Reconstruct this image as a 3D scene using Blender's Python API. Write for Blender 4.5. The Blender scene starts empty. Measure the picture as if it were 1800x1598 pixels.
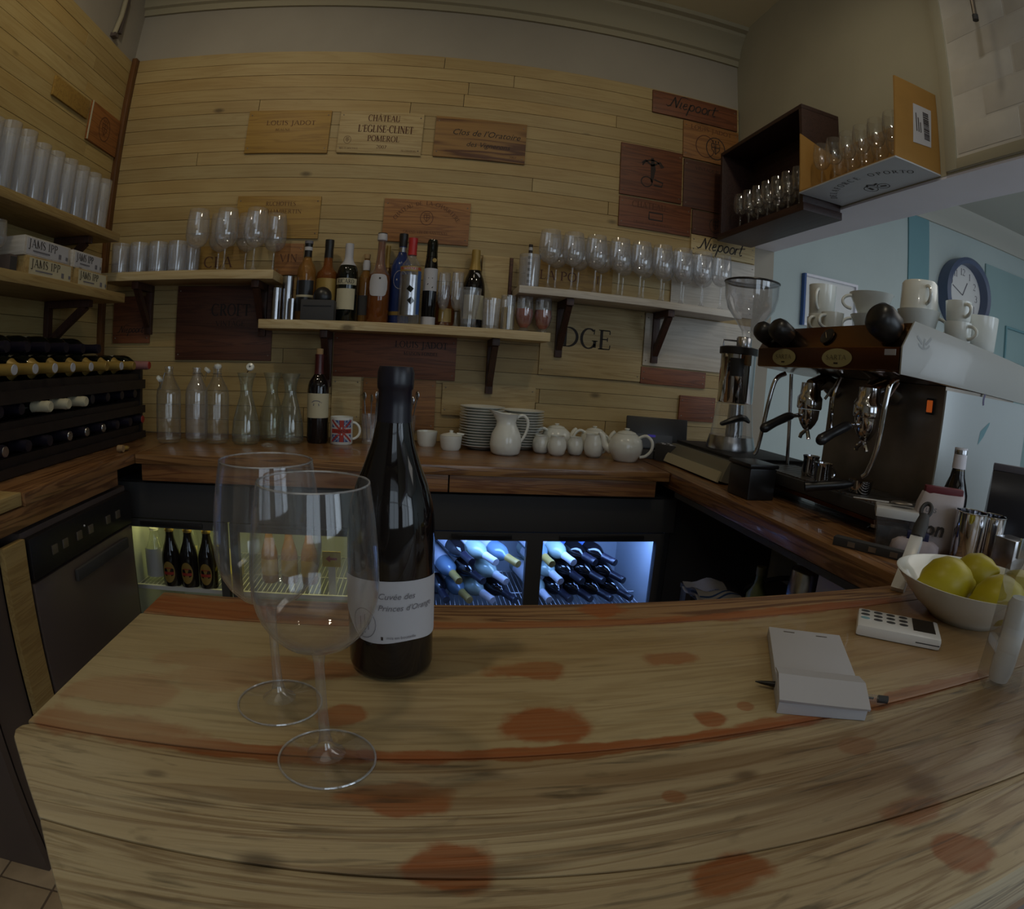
import bpy, bmesh, math, random
from mathutils import Vector, Matrix
random.seed(7)
PI = math.pi
S = bpy.context.scene
COL = S.collection

# ------------------------------------------------------------------ camera
# wide action-camera lens (equidistant fisheye), held 0.30 m above the bar top
cd = bpy.data.cameras.new('camera')
cam = bpy.data.objects.new('camera', cd)
COL.objects.link(cam)
S.camera = cam
cd.type = 'PANO'
cd.panorama_type = 'FISHEYE_LENS_POLYNOMIAL'
cd.sensor_fit = 'HORIZONTAL'
cd.sensor_width = 36.0
cd.sensor_height = 36.0 * 1598 / 1800
FL, FK = 1.0281, -0.0284
cd.fisheye_fov = math.radians(170)
cd.fisheye_polynomial_k0 = 0.0
cd.fisheye_polynomial_k1 = -0.05 / FL
cd.fisheye_polynomial_k2 = 0.0
cd.fisheye_polynomial_k3 = -FK * 0.000125 / FL
cd.fisheye_polynomial_k4 = 0.0
cd.shift_x = -(917.4 - 900) / 1800
cd.shift_y = (820.3 - 799) / 1598
cam.matrix_world = (Matrix.Translation((0, 0, 1.15))
                    @ Matrix.Rotation(math.radians(-10.43), 4, 'Z')
                    @ Matrix.Rotation(math.radians(-9.25), 4, 'X')
                    @ Matrix.Rotation(math.radians(-3.75), 4, 'Y')
                    @ Matrix.Rotation(PI / 2, 4, 'X'))
cd.clip_start = 0.01

# ------------------------------------------------------------------ sky, lights, exposure
W = bpy.data.worlds.new('sky')
S.world = W
W.use_nodes = True
W.node_tree.nodes['Background'].inputs[0].default_value = (0.72, 0.86, 1.0, 1)
W.node_tree.nodes['Background'].inputs[1].default_value = 1.0
S.view_settings.view_transform = 'Standard'
S.view_settings.look = 'None'
S.view_settings.exposure = 0.0
S.view_settings.gamma = 1.0
S.view_settings.use_curve_mapping = False
try:
    S.cycles.transparent_max_bounces = 40
    S.cycles.max_bounces = 10
    S.cycles.sample_clamp_indirect = 2.0
    S.cycles.caustics_reflective = False
    S.cycles.caustics_refractive = False
except Exception:
    pass


def area(name, loc, target, size, power, col, sy=None):
    l = bpy.data.lights.new(name, 'AREA')
    l.energy = power
    l.color = col
    l.size = size
    if sy:
        l.shape = 'RECTANGLE'
        l.size_y = sy
    o = bpy.data.objects.new(name, l)
    COL.objects.link(o)
    o.location = loc
    o.rotation_euler = (Vector(target) - Vector(loc)).to_track_quat('-Z', 'Y').to_euler()
    return o


def spot(name, loc, target, power, col, ang=100, blend=0.8, rad=0.05):
    l = bpy.data.lights.new(name, 'SPOT')
    l.energy = power
    l.color = col
    l.spot_size = math.radians(ang)
    l.spot_blend = blend
    l.shadow_soft_size = rad
    o = bpy.data.objects.new(name, l)
    COL.objects.link(o)
    o.location = loc
    o.rotation_euler = (Vector(target) - Vector(loc)).to_track_quat('-Z', 'Y').to_euler()
    return o


DAY = (0.72, 0.86, 1.0)
WARM = (1.0, 0.87, 0.64)
SOFT = (1.0, 0.96, 0.90)
# daylight through the street windows behind the camera
area('window_light', (0.5, -2.35, 1.65), (0.5, 2, 0.6), 1.3, 3.6, DAY, 1.7)
area('window_light', (2.6, -2.35, 1.65), (2.0, 2, 0.6), 1.5, 7, DAY, 1.8)
area('window_light', (4.3, -2.35, 1.65), (3.6, 3, 0.9), 1.5, 18, DAY, 1.8)
# ceiling spots of the bar
spot('aimed_spot', (-0.80, 1.02, 2.72), (-0.85, 2.2, 1.55), 11.5, WARM, 118)
spot('aimed_spot', (-0.15, 1.05, 2.72), (-0.15, 2.2, 1.6), 1.5, WARM, 125)
spot('aimed_spot', (-0.70, 0.35, 2.72), (-0.35, 0.50, 0.85), 14.5, WARM, 80)
spot('aimed_spot', (0.75, 0.75, 2.72), (0.6, 1.9, 1.45), 10.5, WARM, 120)
# broad unseen fill lights added under both ceilings to raise the ambient
area('ceiling_fill', (-0.1, -1.3, 2.74), (-0.1, -1.3, 0), 1.8, 2.0, SOFT, 1.6)
area('ceiling_fill', (3.4, 0.6, 2.62), (3.4, 0.6, 0), 2.2, 18, SOFT, 2.2)
spot('aimed_spot', (-0.75, -0.5, 2.70), (1.29, 1.0, 2.4), 12.5, SOFT, 68)  # unseen spot added to brighten the right wall

# ------------------------------------------------------------------ materials
def lin(c):
    return tuple((v / 12.92 if v <= 0.04045 else ((v + 0.055) / 1.055) ** 2.4) for v in c)


def hexc(h):
    return lin(tuple(int(h[i:i + 2], 16) / 255 for i in (0, 2, 4)))


def newmat(name):
    m = bpy.data.materials.new(name)
    m.use_nodes = True
    nt = m.node_tree
    return m, nt, nt.nodes['Principled BSDF'], nt.nodes['Material Output']


def pm(name, col, rough=0.5, metal=0.0, spec=0.5, noise=0.0, nscale=30, bump=0.0, emit=None, es=1.0, coat=0.0):
    """plain principled material with a little procedural mottling"""
    if isinstance(col, str):
        col = hexc(col)
    m, nt, b, out = newmat(name)
    b.inputs['Base Color'].default_value = (*col, 1)
    b.inputs['Roughness'].default_value = rough
    b.inputs['Metallic'].default_value = metal
    b.inputs['Specular IOR Level'].default_value = spec
    b.inputs['Coat Weight'].default_value = coat
    if emit:
        b.inputs['Emission Color'].default_value = (*emit, 1)
        b.inputs['Emission Strength'].default_value = es
    if noise or bump:
        g = nt.nodes.new('ShaderNodeNewGeometry')
        n = nt.nodes.new('ShaderNodeTexNoise')
        n.inputs['Scale'].default_value = nscale
        n.inputs['Detail'].default_value = 4
        nt.links.new(g.outputs['Position'], n.inputs['Vector'])
        if noise:
            r = nt.nodes.new('ShaderNodeValToRGB')
            r.color_ramp.elements[0].position = 0.3
            r.color_ramp.elements[1].position = 0.7
            r.color_ramp.elements[0].color = (*[c * (1 - noise) for c in col], 1)
            r.color_ramp.elements[1].color = (*[min(1, c * (1 + noise)) for c in col], 1)
            nt.links.new(n.outputs['Fac'], r.inputs['Fac'])
            nt.links.new(r.outputs['Color'], b.inputs['Base Color'])
        if bump:
            bp = nt.nodes.new('ShaderNodeBump')
            bp.inputs['Strength'].default_value = bump
            bp.inputs['Distance'].default_value = 0.004
            nt.links.new(n.outputs['Fac'], bp.inputs['Height'])
            nt.links.new(bp.outputs['Normal'], b.inputs['Normal'])
    return m


def math_node(nt, op, a, b=None, c=None):
    n = nt.nodes.new('ShaderNodeMath')
    n.operation = op
    for i, v in enumerate((a, b, c)):
        if v is None:
            continue
        if isinstance(v, (int, float)):
            n.inputs[i].default_value = v
        else:
            nt.links.new(v, n.inputs[i])
    return n.outputs[0]


def mix_col(nt, fac, a, b, blend='MIX'):
    n = nt.nodes.new('ShaderNodeMix')
    n.data_type = 'RGBA'
    n.blend_type = blend
    if isinstance(fac, (int, float)):
        n.inputs[0].default_value = fac
    else:
        nt.links.new(fac, n.inputs[0])
    for i, v in ((6, a), (7, b)):
        if isinstance(v, tuple):
            n.inputs[i].default_value = (*v[:3], 1)
        else:
            nt.links.new(v, n.inputs[i])
    return n.outputs[2]


def wood(name, light, dark, axis='x', *a, flecks=0.0, **k):
    m = wood_base(name, light, dark, axis, *a, **k)
    if flecks:                       # weathered timber: short dark grey flecks and pale scuffs along the grain
        nt = m.node_tree
        b = nt.nodes['Principled BSDF']
        src = b.inputs['Base Color'].links[0].from_socket
        g = nt.nodes.new('ShaderNodeNewGeometry')
        for scl, lo, hi, col, amt in (((9, 95, 95), .56, .70, '3a3022', .75), ((16, 60, 60), .60, .72, '544632', .6), ((5, 30, 30), .58, .75, 'cbbd9e', .35)):
            mp = nt.nodes.new('ShaderNodeMapping')
            mp.inputs['Scale'].default_value = scl
            nt.links.new(g.outputs['Position'], mp.inputs['Vector'])
            n = nt.nodes.new('ShaderNodeTexNoise')
            n.inputs['Scale'].default_value = 1.0
            n.inputs['Detail'].default_value = 5
            n.inputs['Distortion'].default_value = 0.6
            nt.links.new(mp.outputs[0], n.inputs['Vector'])
            r = nt.nodes.new('ShaderNodeMapRange')
            r.inputs['From Min'].default_value = lo
            r.inputs['From Max'].default_value = hi
            r.inputs['To Max'].default_value = amt * flecks
            nt.links.new(n.outputs['Fac'], r.inputs['Value'])
            src = mix_col(nt, r.outputs[0], src, hexc(col))
        nt.links.new(src, b.inputs['Base Color'])
    return m


def wood_base(name, light, dark, axis='x', grain=1.0, rough=0.5, knots=0.5, vary=0.35, stains=None, figure=0.5, coat=0.0, tint=None, bump=0.25):
    """sawn timber: stretched growth rings, fibres, knots, per-board tone, optional stains"""
    if isinstance(light, str):
        light = hexc(light)
    if isinstance(dark, str):
        dark = hexc(dark)
    m, nt, b, out = newmat(name)
    g = nt.nodes.new('ShaderNodeNewGeometry')
    oi = nt.nodes.new('ShaderNodeObjectInfo')
    rnd = oi.outputs['Random']
    mp = nt.nodes.new('ShaderNodeMapping')
    sc = {'x': (1.0, 17, 17), 'y': (17, 1.0, 17), 'z': (17, 17, 1.0)}[axis]
    mp.inputs['Scale'].default_value = tuple(v * grain for v in sc)
    off = nt.nodes.new('ShaderNodeCombineXYZ')
    for i, k in enumerate((37.0, 53.0, 71.0)):
        nt.links.new(math_node(nt, 'MULTIPLY', rnd, k), off.inputs[i])
    add = nt.nodes.new('ShaderNodeVectorMath')
    add.operation = 'ADD'
    nt.links.new(g.outputs['Position'], add.inputs[0])
    sco = nt.nodes.new('ShaderNodeVectorMath')
    sco.operation = 'SCALE'
    sco.inputs['Scale'].default_value = 0.35
    nt.links.new(off.outputs[0], sco.inputs[0])
    nt.links.new(sco.outputs[0], add.inputs[1])
    nt.links.new(add.outputs[0], mp.inputs['Vector'])
    n1 = nt.nodes.new('ShaderNodeTexNoise')
    n1.inputs['Scale'].default_value = 1.6
    n1.inputs['Detail'].default_value = 5
    n1.inputs['Distortion'].default_value = 1.1
    nt.links.new(mp.outputs[0], n1.inputs['Vector'])
    # rings
    rings = math_node(nt, 'SINE', math_node(nt, 'MULTIPLY', n1.outputs['Fac'], 38.0))
    rings = math_node(nt, 'MULTIPLY_ADD', rings, 0.5, 0.5)
    rings = math_node(nt, 'POWER', rings, 2.0)
    mp2 = nt.nodes.new('ShaderNodeMapping')
    mp2.inputs['Scale'].default_value = tuple((4.0 if v == 1.0 else 260.0) * grain for v in sc)
    nt.links.new(add.outputs[0], mp2.inputs['Vector'])
    n2 = nt.nodes.new('ShaderNodeTexNoise')
    n2.inputs['Scale'].default_value = 1.0
    n2.inputs['Detail'].default_value = 2
    nt.links.new(mp2.outputs[0], n2.inputs['Vector'])
    fac = math_node(nt, 'ADD', math_node(nt, 'MULTIPLY', rings, figure), math_node(nt, 'MULTIPLY', n2.outputs['Fac'], 0.35))
    rp = nt.nodes.new('ShaderNodeValToRGB')
    rp.color_ramp.elements[0].position = 0.12
    rp.color_ramp.elements[1].position = 1.0
    rp.color_ramp.elements[0].color = (*light, 1)
    rp.color_ramp.elements[1].color = (*dark, 1)
    nt.links.new(fac, rp.inputs['Fac'])
    col = rp.outputs['Color']
    # per-board tone
    tone = math_node(nt, 'MULTIPLY_ADD', math_node(nt, 'FRACT', math_node(nt, 'MULTIPLY', rnd, 17.3)), vary, 1.0 - vary * 0.6)
    vm = nt.nodes.new('ShaderNodeVectorMath')
    vm.operation = 'SCALE'
    nt.links.new(col, vm.inputs[0])
    nt.links.new(tone, vm.inputs['Scale'])
    col = vm.outputs[0]
    if tint is not None:
        col = mix_col(nt, math_node(nt, 'MULTIPLY', math_node(nt, 'FRACT', math_node(nt, 'MULTIPLY', rnd, 9.7)), 0.6), col, tint, 'MULTIPLY')
    # broad blotches
    n3 = nt.nodes.new('ShaderNodeTexNoise')
    n3.inputs['Scale'].default_value = 3.0
    nt.links.new(add.outputs[0], n3.inputs['Vector'])
    rb = nt.nodes.new('ShaderNodeValToRGB')
    rb.color_ramp.elements[0].position = 0.35
    rb.color_ramp.elements[1].position = 0.65
    rb.color_ramp.elements[0].color = (0.80, 0.72, 0.60, 1)
    rb.color_ramp.elements[1].color = (1, 1, 1, 1)
    nt.links.new(n3.outputs['Fac'], rb.inputs['Fac'])
    col = mix_col(nt, 0.6, col, rb.outputs['Color'], 'MULTIPLY')
    if knots:
        mk = nt.nodes.new('ShaderNodeMapping')
        mk.inputs['Scale'].default_value = tuple(4.2 if v == 1.0 else 9.0 for v in sc)
        nt.links.new(add.outputs[0], mk.inputs['Vector'])
        v = nt.nodes.new('ShaderNodeTexVoronoi')
        v.inputs['Scale'].default_value = 1.0
        nt.links.new(mk.outputs[0], v.inputs['Vector'])
        sel = math_node(nt, 'LESS_THAN', math_node(nt, 'FRACT', math_node(nt, 'MULTIPLY', v.outputs['Color'], 5.1)), knots)
        kn = nt.nodes.new('ShaderNodeMapRange')
        kn.inputs['From Min'].default_value = 0.05
        kn.inputs['From Max'].default_value = 0.13
        kn.inputs['To Min'].default_value = 0.85
        kn.inputs['To Max'].default_value = 0.0
        nt.links.new(v.outputs['Distance'], kn.inputs['Value'])
        col = mix_col(nt, math_node(nt, 'MULTIPLY', kn.outputs[0], sel), col, tuple(c * 0.32 for c in dark))
    if stains:
        scol, spots = stains[0], stains[1]
        sx = nt.nodes.new('ShaderNodeSeparateXYZ')
        nt.links.new(g.outputs['Position'], sx.inputs[0])
        nn = nt.nodes.new('ShaderNodeTexNoise')
        nn.inputs['Scale'].default_value = 20
        nn.inputs['Detail'].default_value = 6
        nt.links.new(g.outputs['Position'], nn.inputs['Vector'])
        wob = math_node(nt, 'MULTIPLY_ADD', nn.outputs['Fac'], 1.9, -0.95)
        tot = None
        for (cx, cy, rx, ry, st) in spots:
            dx = math_node(nt, 'POWER', math_node(nt, 'ABSOLUTE', math_node(nt, 'MULTIPLY_ADD', sx.outputs[0], 1 / rx, -cx / rx)), 2.0)
            dy = math_node(nt, 'POWER', math_node(nt, 'ABSOLUTE', math_node(nt, 'MULTIPLY_ADD', sx.outputs[1], 1 / ry, -cy / ry)), 2.0)
            d = math_node(nt, 'ADD', math_node(nt, 'SQRT', math_node(nt, 'ADD', dx, dy)), wob)
            mr = nt.nodes.new('ShaderNodeMapRange')
            mr.interpolation_type = 'SMOOTHSTEP'
            mr.inputs['From Min'].default_value = 0.78
            mr.inputs['From Max'].default_value = 1.12
            mr.inputs['To Min'].default_value = st
            mr.inputs['To Max'].default_value = 0.0
            nt.links.new(d, mr.inputs['Value'])
            tot = mr.outputs[0] if tot is None else math_node(nt, 'MAXIMUM', tot, mr.outputs[0])
        tot = math_node(nt, 'MULTIPLY', tot, math_node(nt, 'MULTIPLY_ADD', n2.outputs['Fac'], 0.6, 0.75))
        col = mix_col(nt, tot, col, scol)
        for (cx, cy, rx, ry, st, dc) in (stains[2] if len(stains) > 2 else ()):
            dx = math_node(nt, 'POWER', math_node(nt, 'ABSOLUTE', math_node(nt, 'MULTIPLY_ADD', sx.outputs[0], 1 / rx, -cx / rx)), 2.0)
            dy = math_node(nt, 'POWER', math_node(nt, 'ABSOLUTE', math_node(nt, 'MULTIPLY_ADD', sx.outputs[1], 1 / ry, -cy / ry)), 2.0)
            d = math_node(nt, 'ADD', math_node(nt, 'SQRT', math_node(nt, 'ADD', dx, dy)), math_node(nt, 'MULTIPLY_ADD', n1.outputs['Fac'], 1.0, -0.5))
            mr = nt.nodes.new('ShaderNodeMapRange')
            mr.interpolation_type = 'SMOOTHSTEP'
            mr.inputs['From Min'].default_value = 0.35
            mr.inputs['From Max'].default_value = 1.25
            mr.inputs['To Min'].default_value = st
            mr.inputs['To Max'].default_value = 0.0
            nt.links.new(d, mr.inputs['Value'])
            col = mix_col(nt, mr.outputs[0], col, hexc(dc))
    nt.links.new(col, b.inputs['Base Color'])
    b.inputs['Roughness'].default_value = rough
    b.inputs['Coat Weight'].default_value = coat
    if bump:
        bp = nt.nodes.new('ShaderNodeBump')
        bp.inputs['Strength'].default_value = bump
        bp.inputs['Distance'].default_value = 0.002
        nt.links.new(fac, bp.inputs['Height'])
        nt.links.new(bp.outputs['Normal'], b.inputs['Normal'])
    return m


def glass(name, tint=(0.97, 0.985, 0.98), haze=0.0, edge=0.5, refl=0.04, body=None, bodymix=0.0, rough=0.02, glow=0.0):
    """thin-walled glass: straight-through transmission with grazing reflection; optional haze for dust and reflections, painted edge light, or coloured contents"""
    m = bpy.data.materials.new(name)
    m.use_nodes = True
    nt = m.node_tree
    nt.nodes.remove(nt.nodes['Principled BSDF'])
    out = nt.nodes['Material Output']
    lw = nt.nodes.new('ShaderNodeLayerWeight')
    lw.inputs['Blend'].default_value = 0.5
    tr = nt.nodes.new('ShaderNodeBsdfTransparent')
    et = tuple(t * (1 - edge) for t in tint)
    f3 = math_node(nt, 'POWER', lw.outputs['Facing'], 3.0)
    nt.links.new(mix_col(nt, f3, tint, et), tr.inputs['Color'])
    f4 = math_node(nt, 'MULTIPLY_ADD', math_node(nt, 'POWER', lw.outputs['Facing'], 5.0), glow, haze)  # facing term paints extra edge light where glass bends window light
    gl = nt.nodes.new('ShaderNodeBsdfGlossy')
    gl.inputs['Roughness'].default_value = rough
    fr = math_node(nt, 'MULTIPLY_ADD', math_node(nt, 'POWER', lw.outputs['Facing'], 4.0), 0.75, refl)
    base = tr
    if haze or body:
        df = nt.nodes.new('ShaderNodeBsdfDiffuse')
        df.inputs['Color'].default_value = (*(body or (0.85, 0.87, 0.92)), 1)
        mx = nt.nodes.new('ShaderNodeMixShader')
        if body:
            mx.inputs[0].default_value = bodymix
        else:
            nt.links.new(f4, mx.inputs[0])
        nt.links.new(base.outputs[0], mx.inputs[1])
        nt.links.new(df.outputs[0], mx.inputs[2])
        base = mx
    m2 = nt.nodes.new('ShaderNodeMixShader')
    nt.links.new(fr, m2.inputs[0])
    nt.links.new(base.outputs[0], m2.inputs[1])
    nt.links.new(gl.outputs[0], m2.inputs[2])
    nt.links.new(m2.outputs[0], out.inputs['Surface'])
    return m


M = {}
# bar top stains: (x, y, half-length, half-width, strength) measured on the wood
STAIN = hexc('96552a')
spots = [(0.124, 0.525, .042, .020, .75), (0.281, 0.536, .040, .017, .75), (0.118, 0.428, .045, .028, .85), (0.274, 0.413, .018, .014, .8),
         (0.315, 0.425, .010, .008, .6), (-0.016, 0.338, .034, .022, .8), (0.024, 0.270, .034, .022, .85), (0.191, 0.230, .030, .020, .9), (0.374, 0.178, .026, .024, .85),
         (0.372, 0.235, .036, .018, .8), (0.191, 0.316, .012, .009, .7), (0.388, 0.331, .022, .013, .6), (-0.275, 0.455, .062, .030, .8), (-0.20, .50, .05, .03, .7),
         (-0.170, 0.525, .12, .026, .7), (-0.270, 0.660, .090, .034, .7), (-0.262, 0.398, .075, .024, .85), (-0.062, 0.446, .026, .018, .7),
         (0.246, 0.680, .038, .022, .8), (-0.10, 0.385, .20, .012, .85), (0.15, 0.386, .25, .010, .9), (0.50, 0.390, .25, .013, .8), (-0.20, 0.640, .13, .014, .35),
         (0.20, 0.638, .30, .012, .6), (0.55, 0.640, .25, .016, .7), (0.70, .60, .11, .05, .35)]
M['bar'] = wood('bar_timber', 'b8a47c', '8a6e44', 'x', 1.1, 0.45, 0.12, 0.06, (STAIN, spots, [(.75, .50, .35, .25, .55, '8a6238'), (-.26, .52, .16, .2, .5, 'cfc09a'), (.12, .56, .5, .05, .25, '9a7a48')]), 0.30, coat=0.12, bump=0.12, flecks=0.3)
M['bar_front'] = wood('weathered_bar_timber', 'c6b592', '84694a', 'x', 1.0, 0.5, 0.15, 0.06, (STAIN, spots, [(.407, .262, .024, .014, .85, '382418'), (-.101, .268, .020, .012, .7, '463626'), (.260, .326, .016, .008, .75, '3c281a'), (.057, .363, .012, .006, .6, '46321f'), (-.20, .345, .012, .006, .6, '4c3a28'), (-.165, .318, .028, .005, .6, '54422e'), (.02, .262, .09, .006, .6, '4c3a26'), (.30, .290, .16, .006, .55, '523c24'), (.10, .300, .20, .005, .5, '5a4228'), (.36, .285, .10, .010, .4, '5e4629'), (.55, .30, .45, .10, .70, '6e4f2c'), (.10, .35, .30, .04, .45, '7a5a34'), (.30, .20, .5, .05, .3, '8c6c44'), (-.28, .30, .10, .12, .3, 'd6c8a8')]), 0.50, coat=0.08, bump=0.3, flecks=0.9)
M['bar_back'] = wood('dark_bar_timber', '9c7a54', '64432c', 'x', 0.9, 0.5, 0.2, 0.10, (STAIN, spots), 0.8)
M['board'] = wood('pine_boards', 'b09c6e', '957a4a', 'x', 0.9, 0.55, 0.30, 0.16, figure=0.25, tint=(1.0, 0.88, 0.66))
M['board_y'] = wood('pine_boards_side', 'b6a270', '9a8048', 'y', 0.9, 0.55, 0.30, 0.16, figure=0.25, tint=(1.0, 0.88, 0.66))
M['crate_y'] = wood('yellow_crate_panel', 'a8853f', '7d5c28', 'x', 1.0, 0.55, 0.0, 0.15, figure=0.4)
M['crate_p'] = wood('pale_crate_panel', 'bda87a', '957a4a', 'x', 1.0, 0.55, 0.0, 0.15, figure=0.4)  # base lightened to stand for daylight on the right of the wall
M['crate_o'] = wood('orange_crate_panel', '9a6a38', '6a401d', 'x', 1.0, 0.55, 0.0, 0.15, figure=0.5)
M['crate_r'] = wood('red_brown_crate_panel', '7e4a2c', '4d2818', 'x', 1.0, 0.55, 0.0, 0.15, figure=0.5)
M['crate_d'] = wood('shaded_crate_panel', '5c3624', '3a2016', 'x', 1.0, 0.55, 0.0, 0.15, figure=0.5)
M['crate_s'] = wood('striped_crate_panel', '9c7640', '5c361a', 'x', 0.45, 0.55, 0.0, 0.1, figure=1.0)
M['crate_oy'] = wood('orange_side_crate_panel', '97602f', '6a3c1b', 'y', 1.0, 0.55, 0.0, 0.15, figure=0.5)
M['counter'] = wood('varnished_counter', 'a0764a', '624028', 'x', 0.9, 0.30, 0.1, 0.2, figure=0.7, coat=0.3)
M['counter_y'] = wood('varnished_side_counter', '946c46', '5c3c26', 'y', 0.9, 0.30, 0.1, 0.2, figure=0.7, coat=0.3)
M['fascia'] = wood('red_counter_fascia', '966a42', '683e28', 'x', 0.9, 0.4, 0.1, 0.2, figure=0.6)
M['shelf'] = wood('pale_shelf', 'ccb98f', 'a68a58', 'x', 0.9, 0.5, 0.25, 0.1, figure=0.4)
M['shelf_y'] = wood('pale_side_shelf', 'b39a66', '8a6c3e', 'y', 0.9, 0.5, 0.25, 0.1, figure=0.4)
M['shelf_g'] = wood('limed_shelf_and_glare', 'c9c3ba', 'a39a8e', 'x', 0.9, 0.5, 0.1, 0.1, figure=0.3)
M['bracket'] = wood('dark_stained_bracket', '46291d', '2c1812', 'z', 1.0, 0.5, 0.0, 0.15, figure=0.5)
M['corner'] = wood('dark_corner_strip', '6a4420', '43280f', 'z', 1.0, 0.5, 0.1, 0.1, figure=0.5)
M['rack'] = pm('black_rack_wood', '241c1a', 0.5, noise=0.2)
M['crate_black'] = wood('dark_crate', '3a2420', '241512', 'y', 1.0, 0.5, 0.0, 0.15, figure=0.4)
M['plaster'] = pm('cream_plaster', 'a0988a', 0.8, noise=0.05, nscale=4, bump=0.05)
M['plaster_r'] = pm('cream_wall_paint', 'aca690', 0.8, noise=0.05, nscale=4, bump=0.05)
M['ceil'] = pm('ceiling_paint', 'e4d8b4', 0.85, noise=0.04, nscale=3)
M['cornice'] = pm('cornice_paint', 'a39a80', 0.7)
M['soffit'] = pm('lavender_white_paint', 'e6e4ee', 0.6, noise=0.03, nscale=6)
M['teal'] = pm('pale_teal_paint', 'b4c0c0', 0.7, noise=0.03, nscale=3)
M['teal_d'] = pm('teal_paint', '6f97a0', 0.7, noise=0.03, nscale=3)
M['teal_m'] = pm('mid_teal_paint', '8fa9ac', 0.7, noise=0.03, nscale=3)
M['tile'] = pm('terracotta_tile', 'b09a7e', 0.5, noise=0.15, nscale=12)
M['grout'] = pm('tile_grout', '6a5a4c', 0.8)
M['floor'] = pm('grey_floor', 'c4c2c4', 0.6, noise=0.1, nscale=5)
M['black'] = pm('black_plastic', '1c1a1b', 0.35)
M['blackm'] = pm('matt_black', '383738', 0.7)
M['brownblk'] = pm('brown_black_enamel', '574c48', 0.3)
M['steel'] = pm('brushed_steel', 'b8b8bc', 0.25, 1.0, noise=0.1, nscale=60)
M['chrome'] = pm('chrome', 'd0d0d4', 0.07, 1.0)
M['dsteel'] = pm('dark_steel', '8a8076', 0.38, 0.75, noise=0.25, nscale=8)
M['copper'] = pm('bronze_tinted_steel', '7a5a3c', 0.22, 1.0, noise=0.1, nscale=5)
M['white'] = pm('white_enamel', 'dcdcdc', 0.25, coat=0.3)
M['white_machine'] = pm('white_machine_paint', 'a6a6a2', 0.3, coat=0.2)
M['porc'] = pm('white_porcelain', 'e0e2dc', 0.2, coat=0.4)
M['paper'] = pm('white_paper', 'b6b5ba', 0.7)
M['cream'] = pm('cream_paper', 'bcb498', 0.7)
M['ink'] = pm('dark_ink', '2a211c', 0.7)
M['brownink'] = pm('brown_branding_ink', '5a3520', 0.7)
M['greyink'] = pm('grey_ink', '6e6c74', 0.7)
M['redink'] = pm('red_print', 'a03228', 0.6)
M['blueink'] = pm('blue_print', '35548c', 0.6)
M['gold'] = pm('gold_foil', '9c8040', 0.45, 0.2)
M['red'] = pm('red_plastic', 'b02c2c', 0.35)
M['cork'] = pm('cork', 'a0825a', 0.8, noise=0.2)
M['rubber'] = pm('black_rubber', '19181a', 0.6)
M['card'] = pm('brown_cardboard', '9c7436', 0.75, noise=0.05, nscale=20)
M['lemon'] = pm('lemon_peel', 'b4a51f', 0.4, noise=0.12, nscale=9, bump=0.25)
M['glass'] = glass('clear_glass', (0.985, 0.99, 0.985), haze=0.015, edge=0.18, refl=0.07, glow=0.3)
M['glass_fg'] = glass('crystal_glass', (0.997, 0.998, 0.999), haze=0.006, edge=0.08, refl=0.055, glow=0.30)
M['glass_rim_highlight'] = glass('glass_lip_highlight', (0.98, 0.985, 0.99), haze=0.22, edge=0.1, refl=0.22)  # extra haze paints the bright highlight along glass edges
M['glass_solid'] = glass('solid_glass', (0.97, 0.98, 0.98), haze=0.04, edge=0.45, refl=0.14, glow=0.45)
M['glass_crate'] = glass('clear_port_glass', (0.99, 0.99, 0.985), haze=0.012, edge=0.15, refl=0.10, glow=0.12)
M['glass_far'] = glass('shelf_glass', (0.985, 0.985, 0.99), haze=0.06, edge=0.12, refl=0.09, glow=0.25)
M['glass_blue'] = glass('bluish_tumbler_glass', (0.95, 0.96, 0.985), haze=0.13, edge=0.25, refl=0.10)
M['glass_green'] = glass('pale_green_carafe_glass', (0.94, 0.965, 0.93), haze=0.03, edge=0.25, refl=0.07, glow=0.2)
M['pane'] = glass('fridge_pane', (0.96, 0.97, 0.98), edge=0.2, refl=0.02)
M['amber'] = glass('amber_spirit', (0.55, 0.22, 0.05), edge=0.6, refl=0.06, body=(0.30, 0.10, 0.02), bodymix=0.45)
M['ambery'] = glass('golden_spirit', (0.75, 0.48, 0.15), edge=0.6, refl=0.06, body=(0.38, 0.20, 0.05), bodymix=0.4)
M['redcandle'] = glass('red_glass', (0.6, 0.08, 0.03), edge=0.5, refl=0.06, body=(0.48, 0.07, 0.02), bodymix=0.6)
M['bottle'] = pm('dark_bottle_glass', '0e0c0d', 0.04, spec=0.6)
M['bottle_br'] = pm('brown_bottle_glass', '141011', 0.05, spec=0.6)
M['bottle_gr'] = pm('green_black_bottle_glass', '10140f', 0.06, spec=0.6)
M['bottle_blue'] = pm('blue_bottle_glass', '24386f', 0.08, spec=0.6)
M['capsule'] = pm('dark_violet_capsule', '1b1824', 0.32, spec=0.5)
M['led_blue'] = pm('blue_led', '000000', emit=(0.16, 0.36, 1.0), es=2.0)
M['led_yel'] = pm('yellow_led', '000000', emit=(0.75, 0.72, 0.2), es=1.0)
M['switchlit'] = pm('lit_orange_switch', '601800', emit=(0.9, 0.18, 0.03), es=0.22)
M['yellowcard'] = pm('yellow_carrier_card', 'a89a34', 0.6)
M['fridge_in'] = pm('white_fridge_liner', 'b8bcc0', 0.4)

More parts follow.
